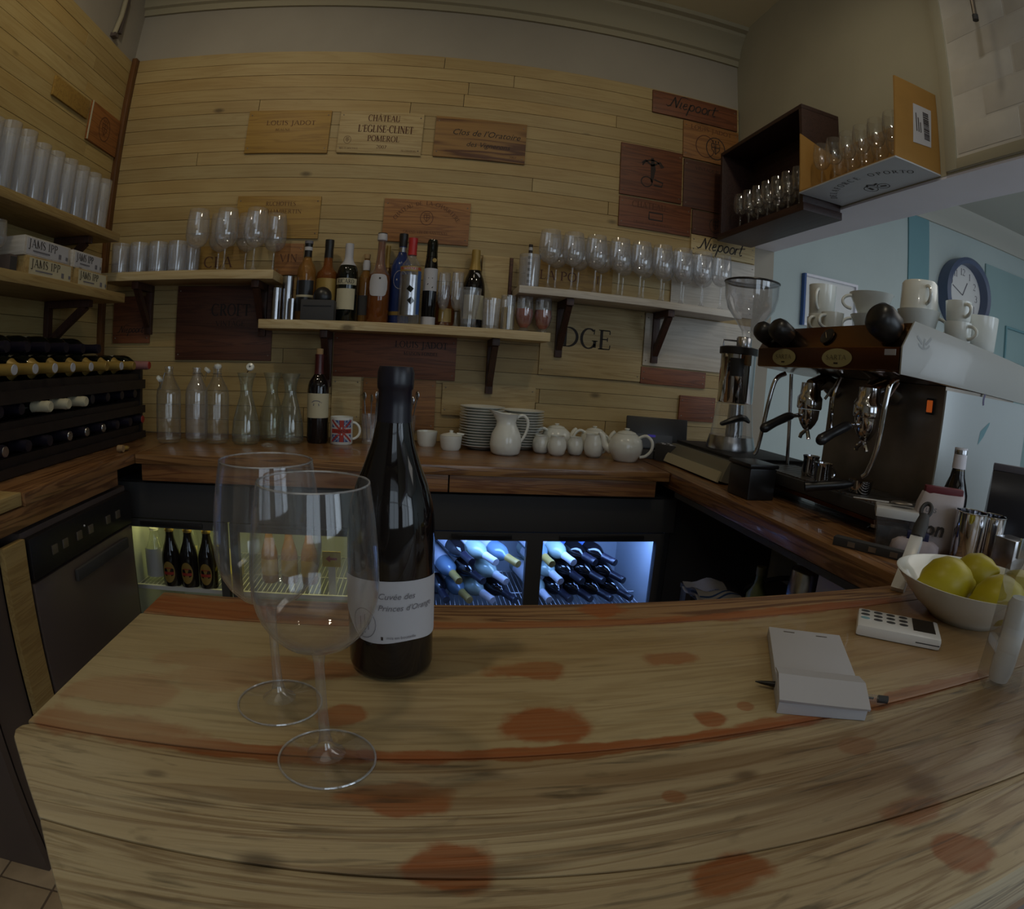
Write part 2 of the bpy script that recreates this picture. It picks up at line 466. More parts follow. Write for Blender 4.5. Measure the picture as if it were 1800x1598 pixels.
# ------------------------------------------------------------------ mesh helpers
class MB:
    def __init__(s):
        s.v, s.f = [], []

    def add(s, vs, fs):
        o = len(s.v)
        s.v += [tuple(v) for v in vs]
        s.f += [tuple(i + o for i in f) for f in fs]
        return s

    def box(s, x0, x1, y0, y1, z0, z1, mat=None):
        vs = [Vector((x, y, z)) for z in (z0, z1) for y in (y0, y1) for x in (x0, x1)]
        if mat:
            vs = [mat @ v for v in vs]
        return s.add(vs, [(0, 2, 3, 1), (4, 5, 7, 6), (0, 1, 5, 4), (2, 6, 7, 3), (0, 4, 6, 2), (1, 3, 7, 5)])

    def lathe(s, prof, seg=24, mat=None, a0=0.0, a1=2 * PI):
        full = abs(a1 - a0 - 2 * PI) < 1e-6
        n = seg if full else seg + 1
        rows, vs = [], []
        for r, z in prof:
            if r < 1e-6 and full:
                rows.append([len(vs)])
                vs.append(Vector((0, 0, z)))
            else:
                st = len(vs)
                for i in range(n):
                    a = a0 + (a1 - a0) * i / seg
                    vs.append(Vector((r * math.cos(a), r * math.sin(a), z)))
                rows.append(list(range(st, st + n)))
        fs = []
        for A, B in zip(rows, rows[1:]):
            m = seg
            for i in range(m):
                j = (i + 1) % n
                if len(A) == 1 and len(B) == 1:
                    continue
                if len(A) == 1:
                    fs.append((A[0], B[j], B[i]))
                elif len(B) == 1:
                    fs.append((A[i], A[j], B[0]))
                else:
                    fs.append((A[i], A[j], B[j], B[i]))
        if mat:
            vs = [mat @ v for v in vs]
        return s.add(vs, fs)

    def tube(s, pts, r, seg=8, closed=False, smooth=True):
        pts = [Vector(p) for p in pts]
        n = len(pts)
        rs = list(r) if isinstance(r, (list, tuple)) else [r] * n
        if 4 <= n <= 8 and not closed and smooth:      # round the corners of bent rods
            P2, R2 = [], []
            for i in range(n - 1):
                a, b, c, d = pts[max(i - 1, 0)], pts[i], pts[i + 1], pts[min(i + 2, n - 1)]
                for k in range(4):
                    t = k / 4
                    P2.append(0.5 * ((2 * b) + (c - a) * t + (2 * a - 5 * b + 4 * c - d) * t * t + (3 * b - a - 3 * c + d) * t ** 3))
                    R2.append(rs[i] + (rs[i + 1] - rs[i]) * t)
            pts, rs = P2 + [pts[-1]], R2 + [rs[-1]]
            n = len(pts)
        vs, fs = [], []
        up = None
        for i, p in enumerate(pts):
            if closed:
                t = pts[(i + 1) % n] - pts[i - 1]
            else:
                t = pts[min(i + 1, n - 1)] - pts[max(i - 1, 0)]
            t.normalize()
            if up is None:
                up = Vector((0, 0, 1)) if abs(t.z) < 0.9 else Vector((1, 0, 0))
            u = t.cross(up)
            if u.length < 1e-4:
                u = t.cross(Vector((0, 1, 0)))
            u.normalize()
            w = u.cross(t).normalized()
            up = w
            for k in range(seg):
                a = 2 * PI * k / seg
                vs.append(p + u * math.cos(a) * rs[i] + w * math.sin(a) * rs[i])
        for i in range(n if closed else n - 1):
            j = (i + 1) % n
            for k in range(seg):
                l = (k + 1) % seg
                fs.append((i * seg + k, i * seg + l, j * seg + l, j * seg + k))
        if not closed:
            fs.append(tuple(range(seg - 1, -1, -1)))
            fs.append(tuple((n - 1) * seg + k for k in range(seg)))
        return s.add(vs, fs)

    def prism(s, poly, fn0, fn1):
        n = len(poly)
        vs = [fn0(*p) for p in poly] + [fn1(*p) for p in poly]
        fs = [tuple(range(n - 1, -1, -1)), tuple(range(n, 2 * n))]
        fs += [(i, (i + 1) % n, (i + 1) % n + n, i + n) for i in range(n)]
        return s.add(vs, fs)

    def ell(s, c, r, seg=16, rings=10, mat=None):
        vs, fs = [], []
        prof = [(math.sin(PI * i / rings), -math.cos(PI * i / rings)) for i in range(rings + 1)]
        T = Matrix.Translation(c) @ (mat or Matrix()) @ Matrix.Diagonal((*r, 1))
        return s.lathe(prof, seg, T)

    def torus(s, c, R, r, seg=24, ns=8, mat=None, a0=0, a1=2 * PI):
        full = abs(a1 - a0 - 2 * PI) < 1e-6
        T = Matrix.Translation(c) @ (mat or Matrix())
        n = seg if full else seg + 1
        pts = [T @ Vector((R * math.cos(a0 + (a1 - a0) * i / seg), R * math.sin(a0 + (a1 - a0) * i / seg), 0)) for i in range(n)]
        return s.tube(pts, r, ns, full)

    def ribbon(s, pts, ws, fn, th=0.0006):
        """flat stroke through 2-D points with widths, laid on a surface by fn(u, v, lift)"""
        n = len(pts)
        L, R = [], []
        for i, (x, y) in enumerate(pts):
            a, b = pts[max(i - 1, 0)], pts[min(i + 1, n - 1)]
            dx, dy = b[0] - a[0], b[1] - a[1]
            d = math.hypot(dx, dy) or 1
            w = ws[i] / 2 if isinstance(ws, (list, tuple)) else ws / 2
            L.append((x - dy / d * w, y + dx / d * w))
            R.append((x + dy / d * w, y - dx / d * w))
        vs = [fn(*p, th) for p in L] + [fn(*p, th) for p in R]
        return s.add(vs, [(i, i + 1, n + i + 1, n + i) for i in range(n - 1)])


# parts that are print, pins or wires: too small to pick apart singly
STUFF = {'nails', 'lettering', 'fine_print', 'label_print', 'staple', 'barcode', 'stripes', 'emblem', 'label_emblem', 'numerals', 'wire_shelf', 'drip_grate', 'flag_white', 'flag_red', 'hands', 'wire', 'grout_bed'}


def obj(name, mb, m, parent=None, loc=None, rot=None, smooth=True, bev=0.0, ang=40):
    me = bpy.data.meshes.new(name)
    if isinstance(mb, MB):
        me.from_pydata(mb.v, [], mb.f)
    bm = bmesh.new()
    bm.from_mesh(me)
    bmesh.ops.recalc_face_normals(bm, faces=bm.faces)
    if bev:
        bmesh.ops.bevel(bm, geom=bm.edges[:], offset=bev, segments=2, affect='EDGES', profile=0.6)
    bm.to_mesh(me)
    bm.free()
    if name in STUFF:
        kind_stuff = True
    else:
        kind_stuff = False
    if m:
        me.materials.append(M[m] if isinstance(m, str) else m)
    if smooth:
        me.polygons.foreach_set('use_smooth', [True] * len(me.polygons))
        me.set_sharp_from_angle(angle=math.radians(ang))
    me.update()
    o = bpy.data.objects.new(name, me)
    COL.objects.link(o)
    if kind_stuff:
        o['kind'] = 'stuff'
    if parent:
        o.parent = parent
    if loc:
        o.location = loc
    if rot:
        o.rotation_euler = rot
    return o


def tag(o, label=None, cat=None, group=None, kind=None):
    if label:
        o['label'] = label
    if cat:
        o['category'] = cat
    if group:
        o['group'] = group
    if kind:
        o['kind'] = kind
    return o


def thing(name, label, cat, loc=(0, 0, 0), rz=0.0, group=None, rot=None):
    o = bpy.data.objects.new(name, None)
    o.empty_display_size = 0.02
    COL.objects.link(o)
    o.location = loc
    o.rotation_euler = rot or (0, 0, rz)
    return tag(o, label, cat, group)


def struct(name, mb, m, label=None, **k):
    o = obj(name, mb, m, **k)
    o['kind'] = 'structure'
    if label:
        o['label'] = label
    return o


def dup(root, loc, rz=0.0, label=None, group=None, rot=None, scale=None):
    r = root.copy()
    COL.objects.link(r)
    r.location = loc
    r.rotation_euler = rot or (0, 0, rz)
    if scale:
        r.scale = scale
    if label:
        r['label'] = label
    if group:
        r['group'] = group
    for ch in list(root.children):
        c = ch.copy()
        COL.objects.link(c)
        c.parent = r
        for g in ch.children:
            d = g.copy()
            COL.objects.link(d)
            d.parent = c
    return r


ORD = ['first', 'second', 'third', 'fourth', 'fifth', 'sixth', 'seventh', 'eighth', 'ninth', 'tenth', 'eleventh', 'twelfth', 'thirteenth', 'fourteenth', 'fifteenth']

# ------------------------------------------------------------------ lettering
def arc(cx, cy, rx, ry, a0, a1, n=12):
    return [(cx + rx * math.cos(math.radians(a0 + (a1 - a0) * i / n)), cy + ry * math.sin(math.radians(a0 + (a1 - a0) * i / n))) for i in range(n + 1)]


TK, TN = 0.15, 0.06
def V(x, y0=0, y1=1, ser='bt'):
    r = [([(x, y0), (x, y1)], TK)]
    if 'b' in ser:
        r.append(([(x - .16, y0 + .025), (x + .16, y0 + .025)], .05))
    if 't' in ser:
        r.append(([(x - .16, y1 - .025), (x + .16, y1 - .025)], .05))
    return r
def Hh(x0, x1, y, w=TN):
    return [([(x0, y), (x1, y)], w)]
def D_(a, b, w):
    return [([a, b], w)]
def Rnd(cx, cy, rx, ry, a0, a1, n=16):
    p = arc(cx, cy, rx, ry, a0, a1, n)
    w = [TN + (TK - TN) * abs(math.cos(math.radians(a0 + (a1 - a0) * i / n))) for i in range(n + 1)]
    return [(p, w)]
GLY = {
    'A': (.86, D_((.06, 0), (.43, 1), TN) + D_((.43, 1), (.80, 0), TK) + Hh(.2, .62, .34) + Hh(-.03, .2, .025, .05) + Hh(.66, .94, .025, .05)),
    'B': (.72, V(.16) + Rnd(.28, .75, .30, .235, 90, -90) + Rnd(.28, .27, .36, .255, 90, -90)),
    'C': (.84, Rnd(.46, .5, .40, .5, 50, 310) + D_((.74, .72), (.76, .98), .05)),
    'D': (.90, V(.16) + Rnd(.30, .5, .50, .475, 90, -90)),
    'E': (.70, V(.16) + Hh(.16, .62, .97) + Hh(.16, .5, .52) + Hh(.16, .64, .03) + D_((.62, .97), (.62, .78), .05) + D_((.64, .03), (.66, .24), .05) + D_((.5, .42), (.5, .62), .05)),
    'F': (.64, V(.16) + Hh(.16, .60, .97) + Hh(.16, .48, .5) + D_((.6, .97), (.6, .78), .05)),
    'G': (.92, Rnd(.46, .5, .40, .5, 50, 330) + D_((.74, .72), (.76, .98), .05) + V(.80, .06, .42, 't')),
    'H': (.90, V(.16) + V(.74) + Hh(.16, .74, .5)),
    'I': (.36, V(.18)),
    'J': (.46, V(.26, -.12, 1, 't') + Rnd(.11, -.12, .15, .16, 0, -150)),
    'L': (.66, V(.16) + Hh(.16, .6, .03) + D_((.60, .03), (.62, .26), .05)),
    'M': (1.06, V(.14, ser='b') + V(.92) + D_((.14, 1), (.5, .05), TK) + D_((.5, .05), (.9, 1), TN)),
    'N': (.90, D_((.14, 0), (.14, 1), TN) + D_((.14, 1), (.76, 0), TK) + D_((.76, 0), (.76, 1), TN) + Hh(0, .3, .025, .05) + Hh(.62, .9, .975, .05) + Hh(.0, .2, .975, .05)),
    'O': (.92, Rnd(.46, .5, .40, .5, 0, 360, 24)),
    'P': (.68, V(.16) + Rnd(.28, .73, .33, .25, 90, -90)),
    'R': (.78, V(.16) + Rnd(.28, .74, .31, .24, 90, -90) + D_((.36, .5), (.72, 0), TK) + Hh(.62, .8, .025, .05)),
    'S': (.62, [([(.52, .80), (.46, .94), (.32, 1.0), (.16, .94), (.09, .78), (.16, .62), (.32, .51), (.48, .38), (.54, .22), (.46, .06), (.30, 0), (.14, .06), (.07, .22)], [TN, TN, TN, .09, TK, TK, TK, TK, TK, .09, TN, TN, TN])]),
    'T': (.76, V(.38, ser='b') + Hh(.03, .73, .97) + D_((.04, .97), (.02, .74), .05) + D_((.72, .97), (.74, .74), .05)),
    'U': (.88, V(.16, .3, 1, 't') + D_((.72, .3), (.72, 1), TN) + Hh(.60, .86, .975, .05) + Rnd(.44, .3, .28, .3, 180, 360)),
    'V': (.84, D_((.06, 1), (.42, 0), TK) + D_((.42, 0), (.78, 1), TN)),
    'X': (.8, D_((.06, 1), (.72, 0), TK) + D_((.06, 0), (.72, 1), TN)),
    'Y': (.8, D_((.04, 1), (.4, .45), TK) + D_((.4, .45), (.76, 1), TN) + V(.4, 0, .45, 'b')),
    '0': (.66, Rnd(.33, .5, .26, .5, 0, 360, 20)),
    '1': (.40, V(.2, ser='b') + D_((.2, 1), (.06, .85), TN)),
    '2': (.64, Rnd(.3, .72, .24, .27, 160, -30) + D_((.51, .6), (.06, .03), TN) + Hh(.06, .58, .05, .1)),
    '3': (.6, Rnd(.26, .75, .25, .24, 150, -90) + Rnd(.26, .27, .28, .26, 90, -150)),
    '6': (.64, Rnd(.32, .28, .26, .28, 0, 360, 18) + Rnd(.52, .38, .46, .6, 100, 185)),
    '7': (.62, Hh(.05, .57, .95, .1) + D_((.57, .95), (.2, 0), TK)),
    '9': (.64, Rnd(.32, .70, .26, .28, 0, 360, 18) + Rnd(.10, .62, .48, .6, 0, -85)),
    '-': (.4, Hh(.05, .35, .42, .1)),
    "'": (.22, D_((.1, .95), (.1, .72), .1)),
    '^': (0.0, D_((-.56, 1.08), (-.43, 1.2), .06) + D_((-.43, 1.2), (-.30, 1.08), .06)),
    ' ': (.36, []),
}


def text_width(t):
    return sum(GLY.get(c, GLY[' '])[0] + .08 for c in t)


def caps(mb, t, h, fn, u0=0.0, v0=0.0, align='c', width=None):
    """serif capitals of height h written along u through fn(u, v, lift)"""
    sx = h
    tw = text_width(t) * h
    if width:
        sx = h * width / tw
        tw = width
    u = u0 - (tw / 2 if align == 'c' else 0)
    for c in t:
        w, st = GLY.get(c, GLY[' '])
        for pts, ws in st:
            P = [(u + x * sx, v0 + y * h) for x, y in pts]
            mb.ribbon(P, [q * h for q in ws] if isinstance(ws, list) else ws * h, fn)
        u += (w + .08) * sx
    return mb


def script_niepoort(mb, fn, u0, v0, h):
    """brush-script house signature"""
    def st(pts, w):
        sl = 0.28
        mb.ribbon([(u0 + (x + y * sl) * h, v0 + y * h) for x, y in pts], [q * h for q in w] if isinstance(w, list) else w * h, fn)
    st([(-.35, .18), (-.2, .05), (0, .15), (.10, .55), (.18, 1.0)], [.05, .1, .12, .1, .08])
    st([(.18, 1.0), (.32, .6), (.52, .05)], [.08, .16, .1])
    st([(.52, .05), (.58, .6), (.66, 1.05)], [.08, .11, .06])
    st([(.66, 1.05), (.9, 1.16), (1.5, 1.02)], [.06, .09, .03])
    st([(.84, .62), (.80, .1), (.95, .05)], .11)
    st([(1.08, .32), (1.34, .40), (1.30, .6), (1.12, .55), (1.05, .25), (1.2, .04), (1.42, .14)], .10)
    st([(1.62, .62), (1.52, -.45)], .12)
    st(arc(1.80, .34, .2, .28, 150, -170, 14), .10)
    st(arc(2.34, .34, .21, .28, 0, 360, 16), .11)
    st(arc(2.90, .34, .21, .28, 0, 360, 16), .11)
    st([(3.22, .62), (3.24, .05)], .11)
    st([(3.23, .45), (3.36, .62), (3.5, .58)], .09)
    st([(3.72, .95), (3.66, .2), (3.76, .04), (3.92, .12)], .11)
    st([(3.5, .66), (3.7, .66), (4.05, .72)], .08)
    return mb


def font_mesh(t, size, shear=0.0, fn=None, align='CENTER', bold=0.0):
    cu = bpy.data.curves.new('lettering', 'FONT')
    cu.body = t
    cu.size = size
    cu.shear = shear
    cu.align_x = align
    cu.offset = bold
    cu.resolution_u = 2
    ob = bpy.data.objects.new('lettering', cu)
    COL.objects.link(ob)
    bpy.context.view_layer.update()
    me = bpy.data.meshes.new_from_object(ob.evaluated_get(bpy.context.evaluated_depsgraph_get()))
    bpy.data.objects.remove(ob)
    mb = MB()
    mb.add([fn(v.co.x, v.co.y, 0.0006) for v in me.vertices], [tuple(p.vertices) for p in me.polygons])
    bpy.data.meshes.remove(me)
    return mb


def on_y(x0, y, z0):          # writing on a plane that faces the room (-Y)
    return lambda u, v, t: (x0 + u, y - t, z0 + v)


def on_x(x, y0, z0):          # writing on a plane that faces +X, read towards -Y... left wall: u runs along +Y
    return lambda u, v, t: (x + t, y0 + u, z0 + v)


def on_xr(x, y0, z0):         # plane that faces -X, u runs along -Y
    return lambda u, v, t: (x - t, y0 - u, z0 + v)


def on_cyl(R, z0, a_mid=-PI / 2):   # round bottle: u along the circumference
    return lambda u, v, t: ((R + t) * math.cos(a_mid + u / R), (R + t) * math.sin(a_mid + u / R), z0 + v)


# ------------------------------------------------------------------ bottle builder
BURG = [(0, .012), (.55, .008), (.85, 0), (.97, .012), (1, .03), (1, .47), (.985, .52), (.93, .575), (.80, .64), (.63, .70), (.48, .765), (.39, .83), (.355, .88), (.345, .95), (.36, .955), (.37, .985), (.34, 1), (0, 1)]
BORD = [(0, .01), (.9, 0), (1, .025), (1, .60), (.97, .65), (.86, .70), (.62, .745), (.43, .78), (.38, .82), (.37, .95), (.40, .955), (.40, .99), (.36, 1), (0, 1)]
SPIR = [(0, .01), (.9, 0), (1, .025), (1, .58), (.97, .64), (.80, .70), (.55, .74), (.42, .78), (.38, .82), (.37, .95), (.40, .955), (.40, 1), (0, 1)]
BEER = [(0, .01), (.9, 0), (1, .03), (1, .50), (.95, .57), (.75, .68), (.55, .78), (.44, .88), (.42, .95), (.46, .955), (.46, .985), (.40, 1), (0, 1)]


def bottle(name, label, cat, loc, H, R, prof, body, cap=None, capz=(.84, 1.0), labels=(), group=None, rz=0.0, rot=None, seg=24, capname='cap'):
    """bottle standing at loc: body, cap and paper labels as parts"""
    t = thing(name, label, cat, loc, rz, group, rot)
    obj('body', MB().lathe([(r * R, z * H) for r, z in prof], seg), body, t, ang=50)
    if cap:
        def rad(zz):
            for (r0, z0), (r1, z1) in zip(prof, prof[1:]):
                if z0 <= zz <= z1 and z1 > z0:
                    return r0 + (r1 - r0) * (zz - z0) / (z1 - z0)
            return prof[-2][0]
        zs = [capz[0] + (capz[1] - capz[0]) * i / 6 for i in range(7)]
        p = [(rad(min(z, .999)) * R + .0012, z * H) for z in zs]
        p[-1] = (p[-1][0], H + .001)
        p = [(p[0][0] - .001, p[0][1])] + p + [(0, H + .002)]
        obj(capname, MB().lathe(p, seg), cap, t)
    for lb in labels:
        z0, z1, a, m = lb[:4]
        am = lb[4] if len(lb) > 4 else -PI / 2
        mb = MB()
        mb.lathe([(R + .0006, z0 * H), (R + .0008, z1 * H)], 14, None, am - a, am + a)
        o = obj('paper_label', mb, m, t)
    return t

# ================================================================== THE ROOM
FZ, CZ = 0.0, 2.82
XL, XR, YB = -1.34, 1.29, 2.25
# floor: screed with tiles laid in it where the photograph shows them
fl = struct('floor', MB().box(-1.6, 5.7, -2.7, 3.2, -0.10, -0.006), 'floor')
gb = MB().box(-1.34, 0.75, 0.20, 1.75, -0.006, -0.003)
obj('grout_bed', gb, 'grout', fl)
tm = None
k = 0
for i in range(9):
    for j in range(9):
        x, y = -1.33 + i * 0.155, 0.21 + j * 0.155
        if tm is None:
            tm = obj('tile', MB().box(0.003, 0.152, 0.003, 0.152, -0.003, 0.0), 'tile', fl, (x, y, 0), bev=0.0012)
        else:
            o = tm.copy()
            COL.objects.link(o)
            o.location = (x, y, random.uniform(-.0006, .0003))
            o.parent = fl
# ceilings
struct('ceiling', MB().box(-1.6, 1.49, -2.7, 2.45, CZ, CZ + .1), 'ceil')
struct('ceiling_side_room', MB().box(1.49, 5.7, -2.7, 3.2, 2.66, 2.76), 'ceil')
M['ceil2'] = pm('side_room_ceiling', 'b9b6ad', 0.8)
bpy.data.objects['ceiling_side_room'].data.materials[0] = M['ceil2']
# cornice along the back wall
cor = [(0, 0), (0.012, 0), (0.016, .028), (.03, .034), (.034, .06), (.055, .10), (.085, .125), (.09, .14), (.115, .146), (.12, .165), (0, .165)]
struct('trim_1', MB().prism(cor, lambda a, z: (XL, YB - a, CZ - .165 + z), lambda a, z: (XR, YB - a, CZ - .165 + z)), 'cornice', 'stepped plaster cornice along the top of the back wall', ang=25)
# walls
wb = struct('wall_back', MB().box(XL - .1, 1.49, YB, YB + .12, FZ, CZ), 'plaster')
wl = struct('wall_left', MB().box(XL - .12, XL, -2.7, YB, FZ, CZ), 'plaster')
wr = struct('wall_right', MB().box(XR, 1.49, -2.7, YB, 1.793, CZ), 'plaster_r')
obj('soffit', MB().box(XR + .001, 1.489, -2.69, YB - .001, 1.786, 1.793), 'soffit', wr)
# painted brick area of the right wall, slightly proud
brick, brm = None, 'soffit'
M['pbrick'] = pm('painted_brick', 'd4d0c8', 0.85, noise=0.06, nscale=12, bump=0.5)
obj('render_panel', MB().box(XR - .004, XR, -0.3, 1.075, 1.80, CZ), 'pbrick', wr)
pw = obj('panel_frame', MB().box(XR - .010, XR - .004, 1.035, 1.075, 1.80, CZ).box(XR - .010, XR - .004, -.3, 1.035, 1.80, 1.83), 'plaster_r', wr, bev=.002)
brick = None
for r in range(11):
    for c in range(7):
        y0 = 1.03 - c * .215 - (r % 2) * .105
        z0 = 1.842 + r * .086
        if z0 > 2.74 or y0 - .20 < -.45:
            continue
        if brick is None:
            brick = obj('brick', MB().box(0, .003, -.208, 0, 0, .079), 'pbrick', wr, (XR - .0054, y0, z0), bev=.0010)
        else:
            b = brick.copy()
            COL.objects.link(b)
            b.parent = wr
            b.location = (XR - .0054 + random.uniform(0, .0010), y0, z0)
# low walls under the side openings, front wall with street windows, walls of the side room
struct('wall_right_low', MB().box(XR, 1.49, .75, YB, FZ, .79), 'plaster_r')
fw = MB()
wins = [(-.2, 1.2), (1.85, 3.35), (3.55, 5.05)]
xs = [XL - .12] + [v for w in wins for v in w] + [5.7]
for a, b in zip(xs[0::2], xs[1::2]):
    fw.box(a, b, -2.7, -2.5, FZ, CZ)
for a, b in wins:
    fw.box(a, b, -2.7, -2.5, FZ, .75)
    fw.box(a, b, -2.7, -2.5, 2.55, CZ)
struct('wall_front', fw, 'plaster')
for i, (a, b) in enumerate(wins):
    wf = MB()
    for x in (a, (a + b) / 2 - .025, b - .05):
        wf.box(x, x + .05, -2.64, -2.58, .75, 2.55)
    for z in (.75, 1.95, 2.5):
        wf.box(a, b, -2.63, -2.59, z, z + .05)
    struct('window_%d' % (i + 1), wf, 'white')
struct('wall_far', MB().box(1.49, 5.7, 3.0, 3.2, FZ, 2.66), 'teal')
far = bpy.data.objects['wall_far']
obj('stripe_panel', MB().box(3.135, 3.352, 2.988, 3.0, .1, 2.60), 'teal_d', far)
obj('side_panel', MB().box(4.05, 5.5, 2.985, 3.0, .1, 2.36), 'teal_m', far, bev=.003)
struct('trim_2', MB().prism([(0, 0), (.02, 0), (.05, .06), (.12, .10), (.14, .14), (0, .14)], lambda a, z: (1.49, 3.0 - a, 2.52 + z), lambda a, z: (5.7, 3.0 - a, 2.52 + z)), 'ceil2', 'plain cornice of the teal side room')
struct('wall_side', MB().box(5.5, 5.7, -2.7, 3.2, FZ, 2.66), 'teal')
struct('wall_back_return', MB().box(1.38, 1.49, YB + .12, 3.0, FZ, 2.66), 'teal')

# pine boards on the back wall, board by board
def board_mesh(L, h, d, axis):
    c = .0006
    vs = []
    for (e, yy) in ((0, 0), (c, d)):
        for z in (e, h - e):
            for x in (e, L - e):
                vs.append((x, -yy, z) if axis == 'x' else (yy, x, z))
    return MB().add(vs, [(0, 1, 3, 2), (4, 6, 7, 5), (0, 4, 5, 1), (2, 3, 7, 6), (0, 2, 6, 4), (1, 5, 7, 3)])
PITCH = .0556
for r in range(28):
    z = .866 + r * PITCH
    x, x1 = -1.312, (1.378 if z < 1.72 else 1.286)
    cuts = sorted(random.uniform(-1.0, 1.1) for _ in range(random.choice((1, 1, 2))))
    ed = [x] + [c for i, c in enumerate(cuts) if i == 0 or c - cuts[i - 1] > .4] + [x1]
    for a, b in zip(ed, ed[1:]):
        o = obj('plank', board_mesh(b - a - .001, PITCH - .0005, .014 + random.uniform(-.0006, .0006), 'x'), 'board', wb, (a, YB, z), smooth=False)
for r in range(28):
    z = .866 + r * PITCH - .016
    y, y1 = .62, 2.234
    cuts = [random.uniform(.9, 2.0)] if random.random() < .6 else []
    ed = [y] + cuts + [y1]
    for a, b in zip(ed, ed[1:]):
        obj('plank', board_mesh(b - a - .001, PITCH - .0005, .014 + random.uniform(-.0006, .0006), 'y'), 'board_y', wl, (XL, a, max(z, .866)), smooth=False)
struct('trim_3', MB().box(XL + .013, XL + .036, 2.205, 2.237, .866, 2.424), 'corner', 'dark wooden strip in the corner of the boarded walls', bev=.004)
# old pipe on the plaster over the left boards
t = thing('cable_conduit', 'white conduit with a dark clip on the left wall above the boards', 'pipe', (XL + .012, 2.02, 2.44))
obj('tube', MB().tube([(0, .02, .38), (0, .02, .10), (0, .0, .0)], .011, 10), 'cornice', t)
obj('clip', MB().box(-.012, .012, -.01, .02, -.01, .006).box(-.01, .012, .022, .040, .02, .2), 'brownblk', t)
t = thing('hanging_rod', 'thin dark rod hanging from the ceiling in front of the right wall', 'rod', (1.18, .84, 2.0))
obj('rod', MB().tube([(0, 0, .82), (0, 0, .13)], .006, 8), 'dsteel', t)
obj('end_cap', MB().lathe([(0, .126), (.008, .126), (.008, .142), (0, .144)], 10), 'blackm', t)

# ------------------------------------------------------------------ branded crate panels on the walls
def crate_panel(label, x0, x1, z0, z1, m, y=2.2355, th=.009):
    t = thing('crate_panel', label, 'wooden sign', ((x0 + x1) / 2, y, z0))
    w = (x1 - x0) / 2
    obj('panel', MB().box(-w, w, -th, 0, 0, z1 - z0), m, t, bev=.0015)
    t['w'], t['h'], t['th'] = x1 - x0, z1 - z0, th
    nails = MB()
    for sx in (-1, 1):
        for zz in (.02, z1 - z0 - .02):
            nails.ell((sx * (w - .012), -th, zz), (.003, .0015, .003), 6, 4)
    obj('nails', nails, 'dsteel', t)
    return t


def letter(t, lines, ink='brownink'):
    mb = MB()
    for (s, h, z, *wd) in lines:
        u = wd[1] if len(wd) > 1 else 0
        caps(mb, s, h, on_y(0, -t['th'], 0), u, z, 'c', wd[0] if wd and wd[0] else None)
    return obj('lettering', mb, ink, t, smooth=False)


def emblem(t, cx, cz, r, ink='brownink', shield=True, fn=None):
    fn = fn or on_y(0, -t['th'], 0)
    mb = MB()
    mb.ribbon(arc(cx, cz, r, r * 1.15, 0, 360, 20), r * .10, fn)
    if shield:
        mb.ribbon([(cx - r * .45, cz + r * .5), (cx + r * .45, cz + r * .5), (cx + r * .42, cz - r * .1), (cx, cz - r * .6), (cx - r * .42, cz - r * .1), (cx - r * .45, cz + r * .5)], r * .09, fn)
        mb.ribbon([(cx, cz + r * .5), (cx, cz - r * .6)], r * .09, fn)
        mb.ribbon([(cx - r * .42, cz + r * .1), (cx + r * .42, cz + r * .1)], r * .09, fn)
        for q in (-.3, 0, .3):
            mb.ribbon([(cx + q * r, cz + r * .62), (cx + q * r, cz + r * .85)], r * .12, fn)
    return obj('emblem', mb, ink, t, smooth=False)


t = crate_panel('orange crate panel with two faint lines of writing, left of the upper three', -.757, -.424, 1.965, 2.147, 'crate_y')
letter(t, [('LOUIS JADOT', .019, .118, .20, .01), ('BEAUNE', .010, .092, .06, -.02)], 'brownink')
t = crate_panel('pale crate panel branded château pomerol, middle of the upper three', -.388, -.062, 1.968, 2.149, 'crate_p')
letter(t, [('CHA^TEAU', .027, .138, .125, .01), ("L'EGLISE-CLINET", .031, .090, .215, .02), ('POMEROL', .024, .052, .125, .015), ('2007', .014, .022, .04, .01), ('MIS EN BOUTEILLE', .006, .016, .07, -.115), ('AU CHATEAU', .007, .014, .06, .115)])
emblem(t, -.125, .055, .014)
t = crate_panel('dark-streaked crate panel with script writing, right of the upper three', -.015, .342, 1.973, 2.146, 'crate_s')
mb = font_mesh("Clos de l'Oratoire", .036, .35, on_y(.02, -.009, .098))
obj('lettering', mb, 'ink', t, smooth=False)
obj('lettering', font_mesh('des Vignerons', .030, .35, on_y(.03, -.009, .052)), 'ink', t, smooth=False)
letter(t, [('2007', .010, .018, None, .13)])
t = crate_panel('yellow crate panel with faint small writing behind the left shelf glasses', -.757, -.425, 1.620, 1.788, 'crate_y')
letter(t, [('RUCHOTTES', .016, .128, .12, .01), ('CHAMBERTIN', .015, .098, .15, .02)])
t = crate_panel('orange crate panel with an arc of letters above the spirit bottles', -.181, .147, 1.620, 1.789, 'crate_o')
mb = MB()
s_ = 'CHATEAU DE LA CHARRIERE'
for i, c in enumerate(s_):
    a = math.radians(146 - i * 112 / (len(s_) - 1))
    cx, cz = .17 * math.cos(a) * .8, .015 + .135 * math.sin(a)
    f0 = on_y(0, -.009, 0)
    ca, sa = math.cos(a - PI / 2), math.sin(a - PI / 2)
    caps(mb, c, .015, lambda u, v, tt, cx=cx, cz=cz, ca=ca, sa=sa: f0(cx + u * ca - v * sa, cz + u * sa + v * ca, tt))
obj('lettering', mb, 'brownink', t, smooth=False)
emblem(t, 0, .098, .024)
letter(t, [('GRAND VIN DE SANTENAY', .010, .036, .17)])
t = crate_panel('long red-brown crate end with script signature under the cream wall, top right', .866, 1.272, 2.306, 2.414, 'crate_r')
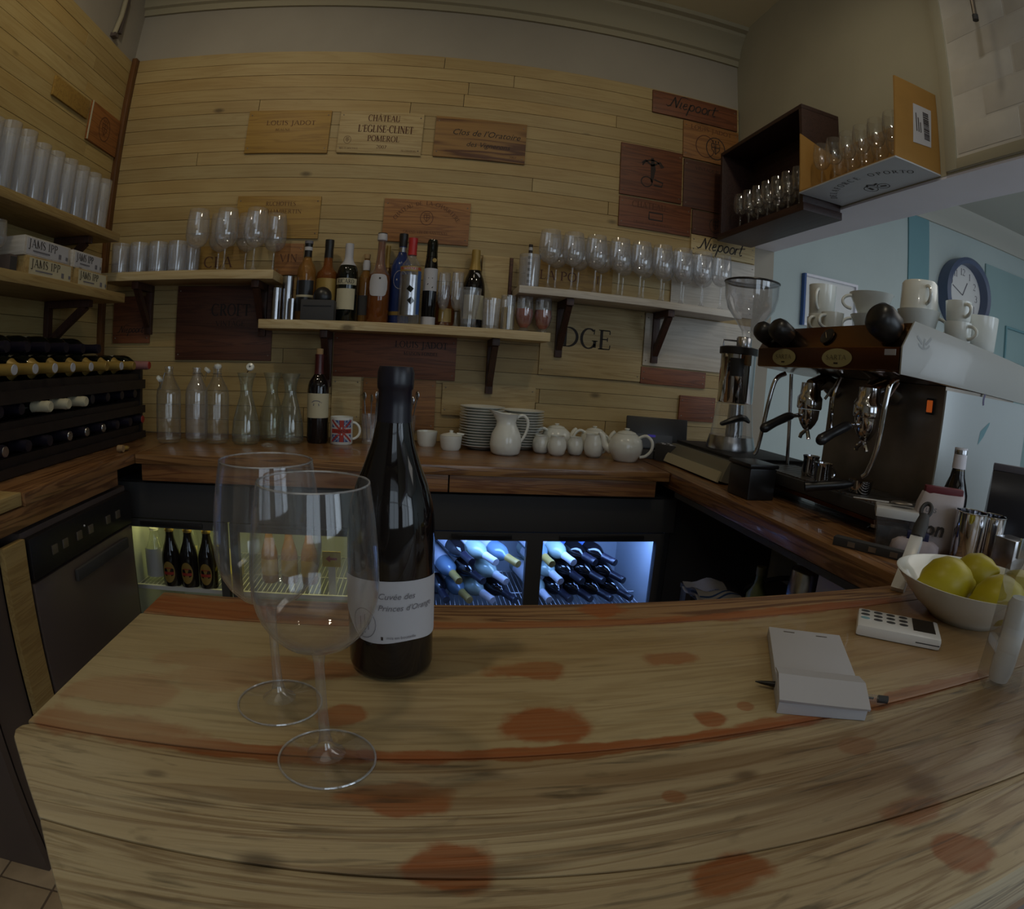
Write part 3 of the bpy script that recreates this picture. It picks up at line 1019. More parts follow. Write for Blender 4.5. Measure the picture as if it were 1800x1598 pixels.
obj('lettering', script_niepoort(MB(), on_y(0, -.009, 0), -.125, .040, .055), 'ink', t, smooth=False)
t = crate_panel('brown crate panel with merchant name over a round emblem beside the dark crate', 1.010, 1.278, 2.125, 2.300, 'crate_o')
letter(t, [('LOUIS JADOT', .020, .142, .20)])
emblem(t, -.03, .070, .045, 'brownink', False)
emblem(t, .02, .07, .045, 'ink')
t = crate_panel('red-brown square crate panel with a winged figure emblem', .734, 1.008, 1.908, 2.136, 'crate_r')
mb = MB()
fn = on_y(0, -.009, 0)
mb.ribbon(arc(0, .125, .045, .045, 20, 160, 12), .006, fn)
mb.ribbon([(0, .18), (.005, .13), (0, .07)], [.012, .022, .010], fn)
mb.ribbon([(0, .145), (-.03, .165), (-.045, .15)], .009, fn)
mb.ribbon([(0, .145), (.035, .165), (.05, .145)], .009, fn)
mb.ribbon(arc(-.022, .070, .024, .022, 0, 360, 14), .005, fn)
mb.ribbon([(.01, .085), (.05, .075), (.045, .058), (.01, .06)], .007, fn)
obj('emblem', mb, 'ink', t, smooth=False)
t = crate_panel('dark red crate panel under the winged emblem panel', .736, 1.055, 1.772, 1.900, 'crate_r')
letter(t, [('CHATEAU', .026, .088, .15, -.03), ('GRAND VIN DE BORDEAUX', .012, .020, .17, -.01)], 'brownink')
mb = MB().ribbon([(-.03, .045), (.03, .045), (.03, .075), (-.03, .075), (-.03, .045)], .006, on_y(0, -.009, 0))
obj('emblem', mb, 'ink', t, smooth=False)
t = crate_panel('dark brown crate panel half hidden by the wall crate', 1.016, 1.272, 1.900, 2.118, 'crate_d')
letter(t, [('VINTAGE PORT', .014, .178, .15)], 'ink')
t = crate_panel('small dark crate panel low beside the wall crate', 1.062, 1.24, 1.790, 1.895, 'crate_d')
emblem(t, .02, .05, .028, 'ink')
t = crate_panel('pale plank with black script signature behind the coffee grinder', 1.06, 1.374, 1.705, 1.786, 'crate_p')
obj('lettering', script_niepoort(MB(), on_y(0, -.009, 0), -.115, .022, .052), 'ink', t, smooth=False)
t = crate_panel('orange crate panel with serif letters behind the wine glasses', .375, .725, 1.462, 1.600, 'crate_y')
letter(t, [('LA PO', .036, .055, .15, -.045), ('I', .030, .058, None, .115)], 'brownink')
t = crate_panel('large pale crate panel with big serif letters under the glass shelf', .45, .870, 1.145, 1.430, 'crate_p')
letter(t, [('DGE', .078, .116, .205, -.022)], 'ink')
t = crate_panel('dark red crate panel with merchant name under the bottle shelf', -.335, .130, 1.100, 1.264, 'crate_r')
letter(t, [('LOUIS JADOT', .024, .118, .20, .10), ('MAISON FONDEE', .013, .090, .13, .10)], 'ink')
t = crate_panel('orange crate panel with knots above the white plates', .085, .445, .970, 1.095, 'crate_p')
t = crate_panel('large crate panel darkened as shade under the left glass shelf', -.975, -.578, 1.150, 1.436, 'crate_d')  # dark wood colour stands for the shelf's cast shadow
letter(t, [('CROFT', .045, .170, .16, .03), ('VINTAGE', .020, .130, .12, .03)], 'ink')
t = crate_panel('small red-brown panel with dark signature above the wine rack corner', -1.262, -1.092, 1.215, 1.40, 'crate_r')
obj('lettering', script_niepoort(MB(), on_y(0, -.009, 0), -.055, .04, .028), 'ink', t, smooth=False)
t = crate_panel('red crate end on the boards left of the coffee grinder', .872, 1.168, 1.140, 1.208, 'crate_r')
t = crate_panel('dark red crate panel low behind the black till', 1.056, 1.225, 1.000, 1.105, 'crate_r')
t = crate_panel('pale panel added as daylight glare under the right end of the glass shelf', .876, 1.372, 1.214, 1.428, 'shelf_g')  # pale boards added to paint daylight glare on the wall
t = crate_panel('pale panel added as daylight glare behind the right end of the wine glasses', .98, 1.376, 1.462, 1.700, 'shelf_g')
t = crate_panel('yellow crate panel with curved letters behind the balloon glasses', -.985, -.70, 1.476, 1.590, 'crate_y')
letter(t, [('CLA', .042, .030, .12, .03)], 'brownink')
t = crate_panel('tall yellow crate panel with brown stamp left of the whisky', -.585, -.475, 1.478, 1.60, 'crate_o')
letter(t, [('VIN', .03, .05, .07)], 'brownink')
t = crate_panel('pale crate panel beside the wine bottle on the back counter', -.335, -.225, .93, 1.10, 'crate_p')
t = crate_panel('brown crate panel behind the standing dark bottle', -.215, .06, .905, 1.098, 'crate_o')
# left wall panels
for lab, y0, y1, z0, z1, m, em in (('red-brown crate panel with oval crest on the left wall beside the corner', 1.963, 2.200, 1.970, 2.125, 'crate_oy', 1),
                                  ('plain yellow crate panel on the left wall beside the crest panel', 1.700, 1.945, 2.040, 2.112, 'crate_y', 0)):
    t = thing('crate_panel', lab, 'wooden sign', (XL + .0155, (y0 + y1) / 2, z0))
    obj('panel', MB().box(0, .009, -(y1 - y0) / 2, (y1 - y0) / 2, 0, z1 - z0), m, t, bev=.0015)
    if em:
        emblem(t, 0, .078, .042, 'brownink', True, on_x(.009, 0, 0))
        obj('border', MB().box(.009, .012, -.119, -.113, 0, .155), 'cream', t)

# ================================================================== BAR
t = thing('bar_counter', 'long timber bar in the foreground with orange stains and a cut left corner', 'bar', (0, 0, 0))
def bar_plank(poly, m, name='plank'):
    return obj(name, MB().prism(poly, lambda x, y: (x, y, .792), lambda x, y: (x, y, .85)), m, t, bev=.003, ang=30)
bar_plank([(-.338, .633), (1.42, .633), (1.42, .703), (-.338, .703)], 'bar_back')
bar_plank([(-.346, .3845), (1.42, .3845), (1.42, .632), (-.340, .632)], 'bar')
bar_plank([(-.2685, .2766), (.372, .2355), (1.42, .168), (1.42, .3835), (-.338, .3835), (-.3475, .379), (-.350, .370), (-.345, .360)], 'bar_front')
bar_plank([(-.165, .142), (1.42, .142), (1.42, .1675), (.372, .2348), (-.2680, .2758)], 'bar_front')
obj('base', MB().box(-.10, 1.40, .24, .66, .0, .792), 'brownblk', t)
obj('apron', MB().prism([(-.15, .165), (1.40, .165), (1.40, .175), (-.15, .175)], lambda x, y: (x, y, .72), lambda x, y: (x, y, .792)), 'bar_back', t)

# ================================================================== WORKTOPS
t = thing('back_worktop', 'varnished timber worktop along the boarded back wall', 'worktop', (0, 0, 0))
obj('top', MB().box(-.884, .797, 1.70, 2.234, .835, .865), 'counter', t, bev=.003)
for i, (a, b) in enumerate(((-.866, .095), (.099, .755))):
    obj('fascia', MB().box(a, b, 1.708, 1.73, .782, .834), 'fascia', t, bev=.002)
t = thing('left_worktop', 'dark varnished worktop along the left wall under the wine rack', 'worktop', (0, 0, 0))
obj('top', MB().box(-1.325, -.886, 1.13, 2.234, .835, .865), 'counter_y', t, bev=.003)
obj('end_board', MB().box(-1.325, -.892, .80, 1.126, .838, .868), 'shelf_y', t, bev=.003)
obj('fascia', MB().box(-.915, -.894, .80, 1.60, .787, .834), 'counter_y', t, bev=.002)
obj('end_panel', MB().box(-1.325, -.90, .885, .905, 0, .834), 'brownblk', t)
obj('side_panel', MB().box(-.905, -.888, 1.035, 1.114, .0, .765), 'shelf_y', t)
obj('kick_panel', MB().box(-1.3, -.91, .92, 1.035, .0, .78), 'brownblk', t)
t = thing('right_worktop', 'varnished timber worktop under the coffee machine', 'worktop', (0, 0, 0))
obj('top', MB().box(.80, 1.50, .706, 2.234, .812, .865), 'counter_y', t, bev=.003)
obj('edge_strip', MB().box(.802, .82, .706, 1.66, .795, .811), 'blackm', t)
obj('side_panel', MB().box(.86, .88, .735, .985, .36, .794), 'soffit', t)

# ================================================================== DISHWASHER
t = thing('dishwasher', 'dark glasswasher under the left worktop with a control strip and handle', 'dishwasher', (0, 0, 0))
obj('body', MB().box(-1.30, -.905, 1.118, 1.66, .02, .775), 'brownblk', t, bev=.004)
d = obj('door', MB().box(-.903, -.886, 1.125, 1.652, .06, .655), 'brownblk', t, bev=.004)
obj('handle', MB().box(-.884, -.872, 1.30, 1.60, .600, .632), 'blackm', d, bev=.004)
c = obj('control_panel', MB().box(-.903, -.882, 1.125, 1.652, .662, .762), 'black', t, bev=.005)
for y in (1.22, 1.27, 1.34, 1.40, 1.50, 1.56):
    obj('button', MB().box(-.882, -.878, y - .012, y + .012, .70, .722), 'dsteel', c, bev=.001)
obj('indicator_lamp', MB().ell((-.881, 1.37, .728), (.003, .003, .003), 8, 6), 'paper', c)

# ================================================================== FRIDGES
def fridge(label, x0, x1, doors, led, ledcol, power, zf=.40):
    y0, y1, H = 1.765, 2.225, .770
    t = thing('bottle_fridge', label, 'fridge', ((x0 + x1) / 2, 0, 0))
    cx = (x0 + x1) / 2
    a, b = x0 - cx, x1 - cx
    mb = MB()
    mb.box(a, a + .02, y0, y1, 0, H).box(b - .02, b, y0, y1, 0, H).box(a + .02, b - .02, y1 - .02, y1, 0, H)
    mb.box(a + .02, b - .02, y0, y1 - .02, 0, .08).box(a + .02, b - .02, y0, y1 - .02, .66, H)
    obj('cabinet', mb, 'blackm', t, smooth=False)
    obj('liner', MB().box(a + .021, b - .021, y1 - .024, y1 - .021, .081, .659).box(a + .021, a + .024, y0 + .02, y1 - .024, .081, .659).box(b - .024, b - .021, y0 + .02, y1 - .024, .081, .659), 'fridge_in', t, smooth=False)
    obj('header', MB().box(a, b, y0 - .03, y0 - .002, .655, H), 'blackm', t, bev=.003)
    sh = MB()
    for i in range(int((b - a - .06) / .016)):
        x = a + .03 + i * .016
        sh.tube([(x, y0 + .03, zf), (x, y1 - .03, zf)], .0016, 5)
    for y in (y0 + .03, y0 + .2, y1 - .03):
        sh.tube([(a + .025, y, zf - .003), (b - .025, y, zf - .003)], .0025, 6)
    sh.box(a + .021, b - .021, y0 + .012, y0 + .022, zf - .008, zf + .006)
    obj('wire_shelf', sh, 'white', t)
    obj('light_strip', MB().box(a + .05, b - .05, y0 + .03, y0 + .045, .648, .657), led, t)
    l = bpy.data.lights.new('fridge_light', 'AREA')
    l.shape = 'RECTANGLE'
    l.size, l.size_y = b - a - .1, .05
    l.energy = power
    l.color = ledcol
    lo = bpy.data.objects.new('fridge_light', l)
    COL.objects.link(lo)
    lo.parent = t
    lo.location = (0, y0 + .06, .645)
    lo.rotation_euler = (math.radians(25), 0, 0)
    for (d0, d1) in doors:
        p, q = d0 - cx, d1 - cx
        f = MB()
        w = .026
        f.box(p - w, p, y0 - .028, y0 - .001, .06, .652).box(q, q + w, y0 - .028, y0 - .001, .06, .652)
        f.box(p, q, y0 - .028, y0 - .001, .625, .652).box(p, q, y0 - .028, y0 - .001, .06, .11)
        d = obj('door', f, 'blackm', t, smooth=False)
        obj('pane', MB().box(p + .0005, q - .0005, y0 - .016, y0 - .012, .1105, .6245), 'pane', d)
        obj('handle', MB().box(p + .05, q - .05, y0 - .036, y0 - .0285, .632, .646), 'black', d, bev=.002)
    return t
fridge('black bottle fridge with warm lit glass doors on the left under the back worktop', -.985, -.10, ((-.945, -.625), (-.560, -.140)), 'led_yel', (.95, .90, .28), .75, .405)
fridge('black bottle fridge with blue lit glass doors on the right under the back worktop', .015, .85, ((.063, .352), (.404, .793)), 'led_blue', (.22, .42, 1.0), 4.0, .36)
t = thing('corner_cover', 'black panel between the right fridge and the right worktop', 'panel', (0, 0, 0))
obj('panel', MB().box(.852, 1.28, 1.765, 1.785, 0, .80), 'blackm', t)

# bottles standing in the left fridge
for i, x in enumerate((-.828, -.762, -.694)):
    bottle('beer_bottle', '%s dark bottle with a yellow oval label in the left fridge' % ('left', 'middle', 'right')[i], 'bottle', (x, 1.81, .407), .200, .0325, BEER, 'bottle_br', 'gold', (.94, 1), (), 'dark bottles with oval labels in the fridge')
    r = bpy.data.objects[-1] if False else None
ovals = [o for o in COL.objects if o.name.startswith('beer_bottle')]
for o in ovals:
    mb = MB()
    n = 20
    f = on_cyl(.0328, .055, -PI / 2)
    vs = [f(.022 * math.cos(2 * PI * i / n), .037 * math.sin(2 * PI * i / n), .0006) for i in range(n)]
    mb.add([f(0, 0, .0006)] + vs, [(0, 1 + i, 1 + (i + 1) % n) for i in range(n)])
    lb = obj('oval_label', mb, 'gold', o)
    bm2 = MB().ribbon([(-.018 + .004 * i, -.004) for i in range(10)], .010, on_cyl(.0332, .055), .0006).ribbon([(-.012 + .003 * i, .014) for i in range(9)], .003, on_cyl(.0332, .055), .0006)
    obj('label_print', bm2, 'redink', lb)
for i, x in enumerate((-.80, -.735, -.665)):
    bottle('tonic_bottle', 'pale capped bottle, %s of three behind the dark bottles in the left fridge' % ('left', 'middle', 'right')[i], 'bottle', (x, 1.93, .407), .215, .030, BEER, 'glass_green', 'cream', (.90, 1), ((.2, .5, 1.2, 'cream'),))
bottle('milk_bottle', 'bottle with a white label at the left end of the left fridge', 'bottle', (-.905, 1.85, .407), .19, .036, BEER, 'glass_green', 'paper', (.93, 1), ((.1, .62, 1.5, 'paper'),))
for i, x in enumerate((-.50, -.43, -.36)):
    bottle('juice_bottle', 'small juice bottle, %s of three behind the second left fridge door' % ('left', 'middle', 'right')[i], 'bottle', (x, 1.90, .407), .19, .029, BEER, 'ambery', 'cream', (.92, 1), ((.15, .45, 1.3, 'gold'),))
t = thing('arrow_sign', 'yellow card with a red arrow inside the left fridge', 'sign', (-.268, 1.80, .503))
obj('card', MB().box(-.03, .03, 0, .002, 0, .052), pm('yellow_card', 'c0a62a', 0.6), t)
obj('stand', MB().box(-.012, .012, .003, .03, -.097, .03), 'white', t)
obj('arrow', MB().ribbon([(.018, .027), (-.004, .027)], .008, on_y(0, 0, 0)).ribbon([(-.004, .027), (-.019, .027)], [.024, .001], on_y(0, 0, 0)), 'redink', t, smooth=False)

t = thing('bottle_carrier', 'yellow card side of a bottle carrier in the left fridge beside the dark bottles', 'carton', (-.640, 1.80, .4065))
obj('side_panel', MB().prism([(0, 0), (.026, 0), (.020, .115), (-.012, .150), (-.020, .150), (0, .10)], lambda x, z: (x, 0, z), lambda x, z: (x, .006, z)), 'yellowcard', t)
obj('tray', MB().box(-.002, .026, .0065, .16, 0, .05), 'yellowcard', t)
# wine bottles lying in the blue fridge, necks towards the room
def lying(name, label, x, y, z, yaw, tilt, R=.037, H=.29, body='bottle', lab='paper', cap='paper', group=None, prof=BORD):
    # neck points to the room (-Y), tilt lowers the neck
    rot = (PI / 2 + tilt, 0, yaw)
    return bottle(name, label, 'bottle', (x, y, z), H, R, prof, body, cap, (.80, 1.0), ((.14, .52, 1.7, lab, PI / 2),), group, rot=rot, seg=18)
M['bl1'] = pm('pale_blue_glass_bottle', '5b6f80', 0.1)
M['bl2'] = pm('white_wine_glass', '8b9a90', 0.12)
rowdat = [(.090, .400, 0), (.168, .400, 1), (.246, .400, 2), (.322, .400, 0), (.13, .468, 1), (.210, .468, 0), (.288, .468, 2), (.17, .536, 0), (.25, .536, 2), (.325, .530, 1),
          (.44, .400, 2), (.515, .400, 0), (.59, .400, 3), (.665, .400, 3), (.740, .400, 3), (.475, .468, 2), (.552, .468, 3), (.628, .468, 3), (.703, .468, 3), (.44, .530, 1), (.515, .536, 2), (.592, .536, 3), (.665, .534, 3)]
nm = {0: ('bottle_br', 'paper', 'dark wine bottle'), 1: ('bl1', 'paper', 'pale blue wine bottle'), 2: ('bl2', 'paper', 'clear white wine bottle'), 3: ('bottle', 'blueink', 'black wine bottle')}
cnt = {}
lvl = {.40: 'bottom', .468: 'middle', .536: 'top', .530: 'top', .534: 'top'}
for (x, z, k) in rowdat:
    b, lb, nn = nm[k]
    side = 'left' if x < .38 else 'right'
    key = (side, lvl[z])
    cnt[key] = cnt.get(key, 0) + 1
    q = (x - .063) / .29 if x < .38 else (x - .404) / .39
    yw = math.radians(12 + 20 * min(1, max(0, q * 1.6)))
    bx, by = x + .02 - .285 * math.sin(yw), 1.815 + .285 * math.cos(yw)
    lying('wine_bottle', '%s in the blue fridge, %s row, %s from the left, %s door' % (nn, lvl[z], ORD[cnt[key] - 1], side), bx, by, z + .03, yw, math.radians(8), .0315, .285, b, lb, 'gold' if k == 1 else ('paper' if k == 2 else 'capsule'), 'wine bottles lying in the blue fridge')

# ================================================================== WINE RACK
t = thing('wine_rack', 'black wooden wine rack full of lying bottles on the left worktop', 'wine rack', (0, 0, 0))
for y in (1.135, 2.055):
    obj('side', MB().box(-1.325, -1.04, y, y + .018, .866, 1.115), 'rack', t)
for z in (.892, .980, 1.078):
    mb = MB()
    for x in (-1.30, -1.075):
        mb.box(x, x + .03, 1.154, 2.054, z, z + .012)
    mb.box(-1.075, -1.045, 1.154, 2.054, z + .012, z + .022)
    obj('shelf', mb, 'rack', t)
obj('back_slat', MB().box(-1.326, -1.318, 1.154, 2.054, .87, 1.10), 'rack', t)
obj('front_rail', MB().box(-1.044, -1.028, 1.135, 2.073, 1.046, 1.078), 'rack', t)
obj('front_rail', MB().box(-1.044, -1.028, 1.135, 2.073, .958, .985), 'rack', t)
obj('front_rail', MB().box(-1.044, -1.028, 1.135, 2.073, .868, .892), 'rack', t)

def rack_bottle(label, y, z, cap, capdisc, R=.036, L=.285, tip=-1.0, body='bottle_gr', prof=BORD, group=None, foil=.80):
    # bottle axis along +X, neck tip at x = tip
    b = bottle('wine_bottle', label, 'bottle', (tip - L, y, z), L, R, prof, body, cap, (foil, 1.0), ((.12, .5, 1.5, "cream", PI),), group, rot=(0, PI / 2, 0), seg=18, capname='capsule')
    if capdisc:
        obj('end_disc', MB().lathe([(0, L + .0032), (R * .34, L + .0032), (R * .36, L + .0012)], 16), capdisc, b)
    return b
ys = [1.255, 1.345, 1.437, 1.529, 1.632, 1.73, 1.828, 1.92]
for i, y in enumerate(ys):
    rack_bottle('gold-foiled bottle lying on top of the wine rack, %s from the left' % ORD[i], y, 1.130, 'gold', 'paper' if i not in (5, 7) else 'gold', group='gold-foiled bottles on top of the rack', foil=.72)
for i, y in enumerate([1.24, 1.33, 1.415, 1.508, 1.603, 1.70, 1.80, 1.90, 2.0]):
    cr = i in (2, 3, 4)
    rack_bottle('%s bottle in the middle row of the wine rack, %s from the left' % ('cream-capped' if cr else 'black', ORD[i]), y, 1.030, 'cream' if cr else 'capsule', 'cream' if cr else None, tip=-1.0 if cr else -1.035, group='bottles in the middle row of the rack', foil=.79)
for i, y in enumerate([1.215, 1.315, 1.415, 1.516, 1.613, 1.715, 1.81, 1.905, 2.0]):
    rack_bottle('dark bottle in the bottom row of the wine rack, %s from the left' % ORD[i], y, .940, 'capsule', 'steel' if i in (0, 3, 4, 5) else ('redink' if i == 8 else None), tip=-1.005, group='bottles in the bottom row of the rack')
for i, (y, z) in enumerate(((1.30, 1.178), (1.39, 1.178), (1.485, 1.178), (1.585, 1.178), (1.68, 1.176), (1.78, 1.176))):
    rack_bottle('black bottle lying in the second layer above the gold-foiled row, %s from the left' % ORD[i], y, z + .009, 'capsule', None, tip=-1.06, group='black bottles stacked above the rack')
rack_bottle('pink-capped bottle at the right end of the top of the wine rack', 2.012, 1.130, pm('pink_foil', '9a6a68', .4), 'redink', tip=-.985)
t = thing('wine_cork', 'cork with crumpled gold foil on the left worktop below the rack', 'cork', (-.955, 1.72, .866))
obj('cork', MB().lathe([(0, 0), (.011, 0), (.011, .02), (0, .02)], 12, Matrix.Rotation(PI / 2, 4, 'Y') @ Matrix.Translation((-.011, 0, 0))), 'cork', t)
obj('foil', MB().ell((.01, .03, .008), (.012, .02, .008), 10, 6), 'gold', t)

# ================================================================== SHELVES
def wavy(x0, x1, y0, y1, z0, z1, amp, n=40, seed=1):
    rr = random.Random(seed)
    ph = [rr.uniform(0, 6) for _ in range(4)]
    poly = []
    for i in range(n + 1):
        x = x0 + (x1 - x0) * i / n
        y = y0 + amp * (math.sin(x * 9 + ph[0]) + .6 * math.sin(x * 23 + ph[1]) + .4 * math.sin(x * 47 + ph[2]))
        poly.append((x, y))
    poly += [(x1, y1), (x0, y1)]
    return MB().prism(poly, lambda x, y: (x, y, z0), lambda x, y: (x, y, z1))
def bracket(par, x, ztop, drop, reach, yb=2.234):
    b = obj('bracket', MB().box(x - .014, x + .014, yb - .022, yb, ztop - drop, ztop).box(x - .014, x + .014, yb - reach, yb - .022, ztop - .026, ztop), 'bracket', par, bev=.002)
    L = Vector((0, -(reach - .05), drop - .06))
    a = Vector((x, yb - .018, ztop - drop + .035))
    e = Vector((x, yb - reach + .02, ztop - .022))
    d = (e - a)
    n = Vector((0, d.z, -d.y)).normalized() * .012
    pr = [(a.y - n.y, a.z - n.z), (e.y - n.y, e.z - n.z), (e.y + n.y, e.z + n.z), (a.y + n.y, a.z + n.z)]
    obj('brace', MB().prism(pr, lambda y, z: (x - .011, y, z), lambda y, z: (x + .011, y, z)), 'bracket', b)
t = thing('bottle_shelf', 'pale waney-edged shelf holding the spirit bottles', 'shelf', (0, 0, 0))
obj('board', wavy(-.588, .452, 2.062, 2.234, 1.265, 1.297, .0022), 'shelf', t, bev=.002)
bracket(t, -.353, 1.264, .205, .15)
bracket(t, .261, 1.264, .205, .15)
t = thing('glass_shelf', 'limed grey shelf holding the row of wine glasses on the right', 'shelf', (0, 0, 0))
obj('board', MB().box(.327, 1.225, 2.06, 2.234, 1.432, 1.460), 'shelf_g', t, bev=.003)
bracket(t, .521, 1.431, .215, .16)
bracket(t, .921, 1.431, .205, .16)
t = thing('left_glass_shelf', 'timber shelf with tumblers and balloon glasses left of the bottle shelf', 'shelf', (0, 0, 0))
obj('board', MB().box(-1.24, -.543, 2.06, 2.234, 1.439, 1.472), 'shelf', t, bev=.003)
bracket(t, -1.095, 1.438, .19, .15)
bracket(t, -.615, 1.438, .195, .15)
def side_bracket(par, y, ztop, drop, reach, xb=-1.325):
    b = obj('bracket', MB().box(xb, xb + .022, y - .014, y + .014, ztop - drop, ztop).box(xb + .022, xb + reach, y - .014, y + .014, ztop - .024, ztop), 'bracket', par, bev=.002)
    ax, az, ex, ez = xb + .018, ztop - drop + .03, xb + reach - .02, ztop - .02
    d = Vector((ex - ax, ez - az))
    n = Vector((-d.y, d.x)).normalized() * .012
    obj('brace', MB().prism([(ax - n.x, az - n.y), (ex - n.x, ez - n.y), (ex + n.x, ez + n.y), (ax + n.x, az + n.y)], lambda x, z: (x, y - .011, z), lambda x, z: (x, y + .011, z)), 'bracket', b)
t = thing('upper_wall_shelf', 'pale timber shelf on the left wall carrying the highball glasses', 'shelf', (0, 0, 0))
obj('board', MB().box(-1.325, -1.13, .75, 2.0, 1.572, 1.601), 'shelf_y', t, bev=.003)
side_bracket(t, 1.87, 1.571, .15, .15)
t = thing('lower_wall_shelf', 'timber shelf on the left wall carrying the small wooden jam boxes', 'shelf', (0, 0, 0))
obj('board', MB().box(-1.325, -1.08, .75, 1.985, 1.350, 1.382), 'shelf_y', t, bev=.003)
side_bracket(t, 1.84, 1.349, .17, .19)

# ================================================================== DARK CRATE AND CARTON ON THE RIGHT WALL
t = thing('wall_crate', 'dark wooden crate hung on the right wall with glasses inside', 'crate', (0, 0, 0))
y0, y1, z0, z1 = 1.545, 2.115, 1.745, 2.128
obj('bottom_board', MB().box(1.125, 1.288, y0 - .01, y1 + .005, z0, z0 + .028), 'crate_black', t, bev=.004)
obj('top_board', MB().box(1.13, 1.288, y0, y1, z1 - .016, z1), 'crate_black', t, bev=.002)
obj('side_board', MB().box(1.13, 1.288, y0, y0 + .016, z0 + .028, z1 - .016), 'crate_black', t, bev=.002)
obj('side_board', MB().box(1.13, 1.288, y1 - .016, y1, z0 + .028, z1 - .016), 'crate_black', t, bev=.002)
obj('back_board', MB().box(1.278, 1.288, y0 + .016, y1 - .016, z0 + .028, z1 - .016), 'crate_black', t)
t = thing('port_carton', 'open brown wine carton with printed white base and a barcode label on its end', 'box', (0, 0, 0))
c0, c1 = 1.10, 1.535
obj('base', MB().box(1.108, 1.2885, c0, c1, 1.796, 1.800), 'white', t)
M['cartbase'] = pm('white_carton_print', 'b9bcc2', 0.6)
t.children[0].data.materials[0] = M['cartbase']
obj('base_lining', MB().box(1.108, 1.2885, c0, c1, 1.8002, 1.803), 'card', t)
e = obj('end_flap', MB().prism([(1.135, 1.803), (1.108, 1.803), (1.125, 2.045), (1.2885, 2.045), (1.2885, 1.803)], lambda x, z: (x, c0, z), lambda x, z: (x, c0 + .005, z)), 'card', t)
obj('back_flap', MB().box(1.284, 1.2885, c0 + .005, c1 - .005, 1.803, 2.000), 'card', t)
obj('end_flap', MB().prism([(1.108, 1.803), (1.112, 2.005), (1.20, 1.975), (1.284, 1.955), (1.284, 1.803)], lambda x, z: (x, c1 - .005, z), lambda x, z: (x, c1, z)), 'card', t)
lb = obj('barcode_label', MB().prism([(1.180, 1.862), (1.252, 1.868), (1.262, 1.984), (1.190, 1.982)], lambda x, z: (x, c0 - .001, z), lambda x, z: (x, c0 - .0002, z)), 'paper', t)
bc = MB()
z = 1.885
while z < 1.965:
    h = random.choice((.0015, .003, .002, .004))
    bc.box(1.226, 1.248, c0 - .0016, c0 - .0011, z, z + h)
    z += h + random.choice((.0015, .0025))
for i in range(3):
    bc.box(1.196 + i * .008, 1.199 + i * .008, c0 - .0016, c0 - .0011, 1.90, 1.955 - i * .012)
obj('barcode', bc, 'ink', lb, smooth=False)
# print on the underside, read from below
fnb = lambda u, v, tt: (1.288 - v, 1.315 - u, 1.796 - tt)
mb = MB()
s_ = 'DELAFORCE OPORTO'
for i, c in enumerate(s_):
    a = math.radians(152 - i * 124 / (len(s_) - 1))
    cx, cz = .185 * math.cos(a), .015 + .115 * math.sin(a)
    ca, sa = math.cos((a - PI / 2) * .7), math.sin((a - PI / 2) * .7)
    caps(mb, c, .021, lambda u, v, tt, cx=cx, cz=cz, ca=ca, sa=sa: fnb(cx + u * ca - v * sa, cz + u * sa + v * ca, tt))
obj('lettering', mb, 'ink', t, smooth=False)
mb = MB()
mb.ribbon(arc(-.02, .052, .022, .022, 0, 360, 18), .003, fnb)
mb.ribbon(arc(.028, .046, .020, .018, 0, 360, 18), .003, fnb)
mb.ribbon([(-.02, .07), (-.005, .082), (.01, .068), (.028, .074)], .008, fnb)
mb.ribbon([(-.02, .062), (-.02, .042)], .012, fnb)
mb.ribbon([(.018, .05), (.038, .042)], .010, fnb)
obj('emblem', mb, 'ink', t, smooth=False)

# ================================================================== GLASSWARE BUILDERS
def tumbler(name, label, loc, R, H, mat, r0=.86, group=None, base=.008, seg=20):
    t = thing(name, label, 'glass', loc, 0, group)
    p = [(0, .0), (R * r0, .0), (R * (r0 + (1 - r0) * .3), H * .3), (R, H), (R - .0016, H), (R * r0 - .0018, base), (0, base)]
    obj('bowl', MB().lathe(p, seg), mat, t, ang=30)
    return t


def stem_prof(H, RB, RR, RF, zb, zm):
    """outer profile and inner bowl profile of a stemmed glass"""
    foot = [(0, 0), (RF, 0), (RF, .0016), (RF * .75, .003), (RF * .4, .006), (.007, .012), (.0045, .022), (.0038, .045), (.0038, zb - .012), (.005, zb - .004)]
    n = 14
    outer = []
    for i in range(n + 1):
        u = i / n
        z = zb + (H - zb) * u
        zz = (z - zb) / (zm - zb) if z < zm else 1
        if z <= zm:
            r = RB * math.sqrt(max(0, 1 - (1 - zz) ** 2.1)) + .002 * (1 - zz)
        else:
            q = (z - zm) / (H - zm)
            r = RB - (RB - RR) * q ** 1.7
        outer.append((max(r, .005), z))
    inner = [(max(r - .0011, 0), z if i == 0 else z) for i, (r, z) in enumerate(outer)]
    inner = [(0, zb + .002)] + [(r, z + .0012 * (1 - i / n)) for i, (r, z) in enumerate(inner) if r > .006]
    return foot, outer, inner


